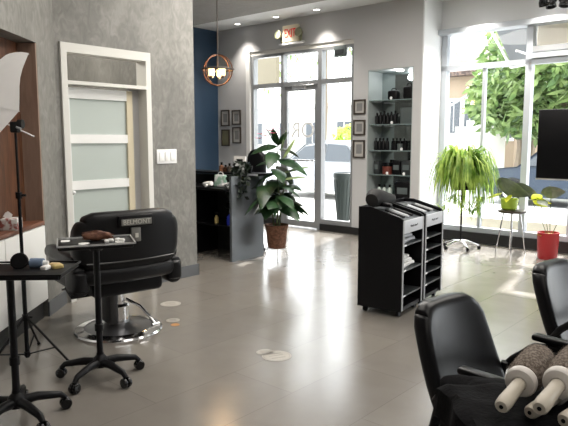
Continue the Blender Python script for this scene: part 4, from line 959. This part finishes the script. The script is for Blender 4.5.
XU = Matrix((( ax_.x, s1.x, s2.x, 0),(ax_.y, s1.y, s2.y, 0),(ax_.z, s1.z, s2.z, 0),(0,0,0,1)))
per = 6
def canopy(mb, off):
    verts = [(dep, 0, 0)]; faces = []
    for i in range(1, rings+1):
        rr = i/rings
        for k in range(nseg*per):
            an = 2*pi*k/(nseg*per)+.5; fr = (k % per)/per; sag = 1-.11*sin(pi*fr)*rr
            verts.append((dep*(1-rr**1.04)+off+.03*sin(pi*fr)*rr*rr, cos(an)*Rm*rr*sag, sin(an)*Rm*rr*sag))
    n = nseg*per
    for k in range(n): faces.append((0, 1+k, 1+(k+1) % n))
    for i in range(rings-1):
        for k in range(n): faces.append((1+i*n+k, 1+(i+1)*n+k, 1+(i+1)*n+(k+1) % n, 1+i*n+(k+1) % n))
    mb._add(verts, faces, 'umbrella_cloth', X=XU)
canopy(a, 0); a.build('canopy', None, r)
a = MB()
for k in range(6):
    an = 2*pi*k/6+.5; a.tube([(dep*(1-q**1.04)-.004, cos(an)*Rm*q*.99, sin(an)*Rm*q*.99) for q in (0,.25,.5,.75,.9,1)], .003, 'silver', 6, X=XU)
a.build('ribs', None, r)
a = MB(); a.tube([(dep,0,0),(-.30,0,0)], .005, 'silver', 8, X=XU); a.build('shaft', None, r)

# ------------------------------------------------------------------ wall niche cabinet
r = thing('wall_cabinet', 'white lacquered cabinet with a wooden top built into the left niche', 'cabinet', (xa+.01,0,0), radians(.6))
a = MB(); a.box(-.15, .035, 1.93, 4.84, .14, .765, 'white_gloss'); a.build('body', None, r)
for k in range(4):
    y = 1.94+k*.725; a = MB(); a.box(.035, .05, y+.004, y+.718, .15, .76, 'white_gloss', bev=.003); a.build('door', None, r)
a = MB(); a.box(-.15, .05, 1.93, 4.84, .767, .80, 'sill_wood', bev=.004); a.build('worktop', None, r)
a = MB(); a.box(-.15, .02, 1.95, 4.80, 0, .14, 'black_base'); a.build('plinth', None, r)
r = thing('tissue_box', 'small patterned tissue box on the wooden cabinet top', 'tissue box', (-1.99,4.34,.80), .1)
a = MB(); a.box(-.06,.06,-.06,.06,0,.085,'tissue_print',bev=.005); a.build('carton', None, r)
a = MB(); a.strip([(-.03,0,.085),(-.02,.005,.11),(-.03,.0,.13)], [.03,.028,.012], (1,.2,0), 'paper'); a.build('tissue', None, r)

# ------------------------------------------------------------------ floor stickers
def sticker(x, y, rad, lab, m_='sticker'):
    r = thing('floor_sticker', lab, 'floor sticker', (x,y,.0005), .4, 'round stickers on the floor')
    a = MB(); a.lathe([(0,.0015),(rad,.0015),(rad,.0)], m_, 32); a.build('disc', None, r)
    if m_ == 'sticker':
        a = MB(); a.lathe([(rad*.86,.0022),(rad*.92,.0022)], 'sticker_print', 32)
        for k in (-.35,.1,.45): a.box(-rad*.5,rad*.5,rad*k-.007,rad*k+.007,.0016,.0024,'sticker_print')
        a.build('print', None, r)
sticker(-1.01,5.21,.09,'pale round sticker on the floor between the barber chair and the plaster wall')
sticker(-.05,3.91,.10,'pale round sticker on the open floor in the centre')
sticker(-.90,4.72,.055,'small pale round sticker at the edge of the barber chair base')
sticker(-.86,4.60,.035,'small orange sticker right of the barber chair base','orange_sticker')
sticker(-.13,3.98,.06,'smaller pale sticker touching the central floor sticker\'s left side')

# ------------------------------------------------------------------ leather armchairs
def armchair(lab, near, f, sc=1.0):
    """near = ground point under the near top corner of the back; f = facing direction"""
    f = Vector((f[0], f[1], 0)).normalized(); wdir = Vector((-f.y, f.x, 0))
    Wd = .42; c = Vector((near[0], near[1], 0)) + wdir*Wd/2
    r = thing('salon_armchair', lab, 'armchair', c, atan2(f.y, f.x), 'black leather armchairs at the right')
    # local: x forward, y left (= away from camera)
    a = MB(); a.rbox((0,0,.60), (.075,.43,.50), .03, 'black_leather', R=.10, plane='yz', n=4, seg=8,
        fn=lambda x,y,z: (x + .55*y*y - .40*z - .05*(1-(z/.25)**2)*.3, y*(1-.10*(z/.25)*(1 if z > 0 else .2)), z)); a.build('backrest', None, r)
    a = MB(); a.rbox((.26,0,.43), (.48,.46,.10), .04, 'black_leather', n=4, seg=3, R=.07, plane='xy'); a.build('seat', None, r)
    for sg in (-1, 1):
        a = MB(); a.tube([(.04,sg*.225,.54),(.08,sg*.24,.59),(.16,sg*.25,.655),(.30,sg*.255,.685),(.44,sg*.255,.69),(.53,sg*.25,.64),(.54,sg*.25,.40),(.52,sg*.25,.02)], [.014,.016,.018,.018,.018,.016,.014,.014], 'black_plastic', 10); a.build('arm', None, r)
        a = MB(); a.rbox((.30,sg*.255,.698), (.30,.045,.025), .011, 'black_leather', n=3); a.build('arm_pad', None, r)
        a = MB(); a.tube([(.06,sg*.215,.58),(.02,sg*.22,.40),(-.04,sg*.235,.02)], .014, 'black_plastic', 10); a.build('leg', None, r)
        a = MB(); a.lathe([(0,0),(.018,0),(.018,.02),(0,.02)], 'black_plastic', 12, c=(-.04,sg*.235,0)); a.lathe([(0,0),(.018,0),(.018,.02),(0,.02)], 'black_plastic', 12, c=(.52,sg*.25,0)); a.build('glide', None, r)
    return r
armchair('black leather armchair in the right foreground beside the round brushes', (.515,2.05), (.66,-.75))
armchair('black leather armchair cut by the right edge of the picture', (1.235,2.74), (.66,-.75))

# ------------------------------------------------------------------ tray with towel and brushes (foreground right)
r = thing('tray_trolley', 'black rolling tray stand under the towel of round brushes', 'trolley', (.70,1.27,0), 0, 'rolling salon tray stands')
TZ = .83
a = MB(); a.rbox((0,0,TZ-.012), (.56,.36,.022), .01, 'black_plastic', n=2, R=.04, plane='xy'); a.build('tray', None, r)
a = MB(); a.tube([(0,0,.1),(0,0,TZ-.02)], .019, 'black_plastic', 12); a.build('pole', None, r)
for k in range(5):
    an = .3+k*2*pi/5; c_, s_ = cos(an), sin(an)
    a = MB(); a.tube([(0,0,.10),(c_*.10,s_*.10,.105),(c_*.22,s_*.22,.085),(c_*.245,s_*.245,.06)], [.028,.024,.018,.014], 'black_plastic', 10); g = a.build('leg', None, r)
    a = MB(); a.lathe([(0,-.012),(.030,-.012),(.030,.012),(0,.012)], 'black_gloss', 16, X=tx(c_*.245, s_*.245, .030, rx=pi/2, rz=an)); a.build('caster_wheel', None, g)
# towel draped over the tray
a = MB(); verts = []; faces = []; NX, NY = 44, 34
hx, hy = .285, .185; ex, ey = .08, .09
for th in (0, .004):
    for j in range(NY+1):
        for i in range(NX+1):
            x = -(hx+ex)+2*(hx+ex)*i/NX; y = -(hy+ey)+2*(hy+ey)*j/NY
            z = .004+th+.007*noise.noise(Vector((x*9,y*9,1)))+.004*noise.noise(Vector((x*25,y*25,3)))
            ox, oy = max(0, abs(x)-hx), max(0, abs(y)-hy); z = max(z, .001+th)
            X_, Y_ = x, y
            if ox > 0 or oy > 0:
                z -= (ox+oy)*.95; X_ = math.copysign(min(abs(x), hx)+ .014+ox*.12+.008*sin(y*40), x) if ox > 0 else x; Y_ = math.copysign(min(abs(y), hy)+.014+oy*.12+.008*sin(x*35), y) if oy > 0 else y
            verts.append((X_, Y_, z))
n1 = (NX+1)*(NY+1)
for j in range(NY):
    for i in range(NX):
        q = j*(NX+1)+i; faces.append((q, q+1, q+NX+2, q+NX+1)); faces.append((n1+q+NX+1, n1+q+NX+2, n1+q+1, n1+q))
ring = [i for i in range(NX+1)] + [j*(NX+1)+NX for j in range(1, NY+1)] + [NY*(NX+1)+i for i in range(NX-1, -1, -1)] + [j*(NX+1) for j in range(NY-1, 0, -1)]
for i in range(len(ring)): q, w_ = ring[i], ring[(i+1) % len(ring)]; faces.append((q, n1+q, n1+w_, w_))
a._add(verts, faces, 'black_cloth'); o = a.build('towel'); o.location = (.70,1.27,TZ); tag(o, 'black towel draped over the tray under the round brushes', 'towel')

a = MB()
def crumple(p):
    q = Vector((p.x, p.y, p.z)); n_ = noise.noise(q*9+Vector((3,1,7)))*.05 + noise.noise(q*22)*.022
    q = q*(1+n_*8); 
    if q.z < 0: q.z *= 2.4
    return q
a.ball((0,0,0), .085, 'black_cloth', 40, (2.0, 1.0, .5), fn=crumple)
o = a.build('cape'); o.location = (.655,1.735,.668); o.rotation_euler = (0,0,atan2(-.75,.66)); tag(o, 'crumpled black cape thrown over the near armrest of the foreground armchair', 'cape')
def make_brush(lab, hx_, hy_, az, L=.135, rad=.037, z=TZ+.012, grp='large round brushes on the black towel', tilt=0.0, sc=1.04):
    r = thing('round_brush', lab, 'brush', (hx_, hy_, z), az, grp)
    T = Matrix.Scale(sc, 4) @ tx(0,0,rad+.002, ry=-tilt)
    a = MB(); XH = T @ Matrix.Rotation(pi/2, 4, 'Y')
    a.lathe([(0,0),(.012,0),(.0155,.006),(.0165,.03),(.0150,.08),(.0145,.115),(.017,.13),(0,.13)], 'brush_handle', 18, X=XH); h_ = a.build('handle', None, r)
    a = MB(); a.lathe([(0,-.001),(.0045,-.001),(.0045,.0005)], 'black_plastic', 12, X=XH); a.build('hanging_hole', None, h_)
    a = MB(); a.lathe([(.016,.115),(rad-.006,.118),(rad*.90,.121),(rad*.94,.130),(rad*.91,.139),(rad*.75,.148),(0,.148)], 'ceramic_white', 28, X=XH); a.build('collar', None, r)
    a = MB(); rn = random.Random(int(hx_*1000))
    prof = [(.0,.146),(rad*.86,.147),(rad*1.0,.160),(rad*1.05,.19),(rad*1.03,.22),(rad*1.0,.262),(rad*.8,.280),(rad*.45,.288),(0,.290)]
    a.lathe(prof, 'brush_bristle', 34, X=XH)
    for k in range(1500):
        an = rn.uniform(0, 2*pi); q = rn.uniform(.150, .280); rr = rad*(1.0 if q < .262 else 1.0-(q-.262)*11)
        p = XH @ Vector((cos(an)*rr*.9, sin(an)*rr*.9, q)); p2 = XH @ Vector((cos(an+rn.uniform(-.06,.06))*rr*1.12, sin(an)*rr*1.12, q+rn.uniform(-.004,.004)))
        d = (p2-p).normalized().orthogonal()*.0007
        a._add([p-d, p+d, p2], [(0,1,2)], 'brush_bristle')
    a.build('bristles', None, r)
    return r
make_brush('round thermal brush at the left of the towel, grey brown bristles fully in view', .465, 1.225, .90, tilt=.10)
make_brush('smaller round brush half hidden under its neighbours on the black towel', .535, 1.245, .70, rad=.022, sc=1.0, z=TZ+.006, tilt=.02)
make_brush('round thermal brush in the middle of the black towel, resting on the smaller one', .520, 1.165, .86, z=TZ+.036, tilt=.10)
make_brush('round thermal brush with a dark hanging hole facing out, right of the middle one', .568, 1.160, .62, z=TZ+.012, tilt=.04)
make_brush('round thermal brush at the right edge of the picture', .628, 1.13, .42, tilt=0)

# ------------------------------------------------------------------ added fill panels, unseen under the ceiling, to brighten the interior
for i, (x, y, pw) in enumerate(((1.0, -.6, 12), (4.5, 1.2, 14), (1.2, 1.6, 10), (-.6, 3.6, 16), (2.2, 4.4, 26), (.4, 6.2, 60))):
    r = thing('added_fill_panel', 'added square fill light panel out of view above the work area', 'ceiling light', (x,y,3.32), 0, 'added fill light panels')
    a = MB(); a.box(-.9,.9,-.9,.9,-.03,0,'white_plastic'); a.build('housing', None, r)
    l = bpy.data.lights.new('fill_panel_lamp', 'AREA'); l.shape = 'SQUARE'; l.size = 1.7; l.energy = pw; l.color = (1,.95,.88)
    lo = bpy.data.objects.new('fill_panel_lamp', l); COL.objects.link(lo); lo.parent = r; lo.location = (0,0,-.035)
# back room lamp
l = bpy.data.lights.new('back_room_lamp', 'POINT'); l.energy = 40; l.shadow_soft_size = .2; l.color = (1,.95,.85)
lo = bpy.data.objects.new('back_room_lamp', l); COL.objects.link(lo); lo.location = R2W(-6.4, 2.7, 2.8)
l = bpy.data.lights.new('niche_lamp', 'POINT'); l.energy = 1.4; l.shadow_soft_size = .05; lo = bpy.data.objects.new('niche_lamp', l); COL.objects.link(lo); lo.location = R2W(NC, SE+.15, NZ1-.08)
l = bpy.data.lights.new('pendant_glow', 'POINT'); l.energy = 6; l.shadow_soft_size = .06; l.color = (1,.7,.4); lo = bpy.data.objects.new('pendant_glow', l); COL.objects.link(lo); lo.location = (-.756,7.0,2.2)

# sun and sky
sun = bpy.data.lights.new('sun', 'SUN'); sun.energy = 5; sun.angle = radians(1.5); sun.color = (1,.97,.92)
so = bpy.data.objects.new('sun', sun); COL.objects.link(so)
dd = (R2W(.25, -1, 0).normalized()*cos(radians(42)) + Vector((0,0,-sin(radians(42))))).normalized()
so.rotation_euler = dd.to_track_quat('-Z', 'Y').to_euler()
W_ = bpy.data.worlds.new('World'); SC.world = W_; W_.use_nodes = True
bg = W_.node_tree.nodes['Background']; bg.inputs['Color'].default_value = (.93,.97,1,1); bg.inputs['Strength'].default_value = 2.9

# camera
cam = bpy.data.cameras.new('Camera'); co = bpy.data.objects.new('Camera', cam); COL.objects.link(co)
cam.sensor_width = 36; cam.lens = 600*36/568; cam.clip_start = .05; cam.clip_end = 300
co.location = (0,0,1.45); co.rotation_euler = (pi/2-atan(73/600), 0, 0); SC.camera = co
vs = SC.view_settings; SC.display_settings.display_device = 'sRGB'; vs.view_transform = 'Standard'; vs.look = 'None'; vs.gamma = 1; vs.use_curve_mapping = False; vs.exposure = 1.12
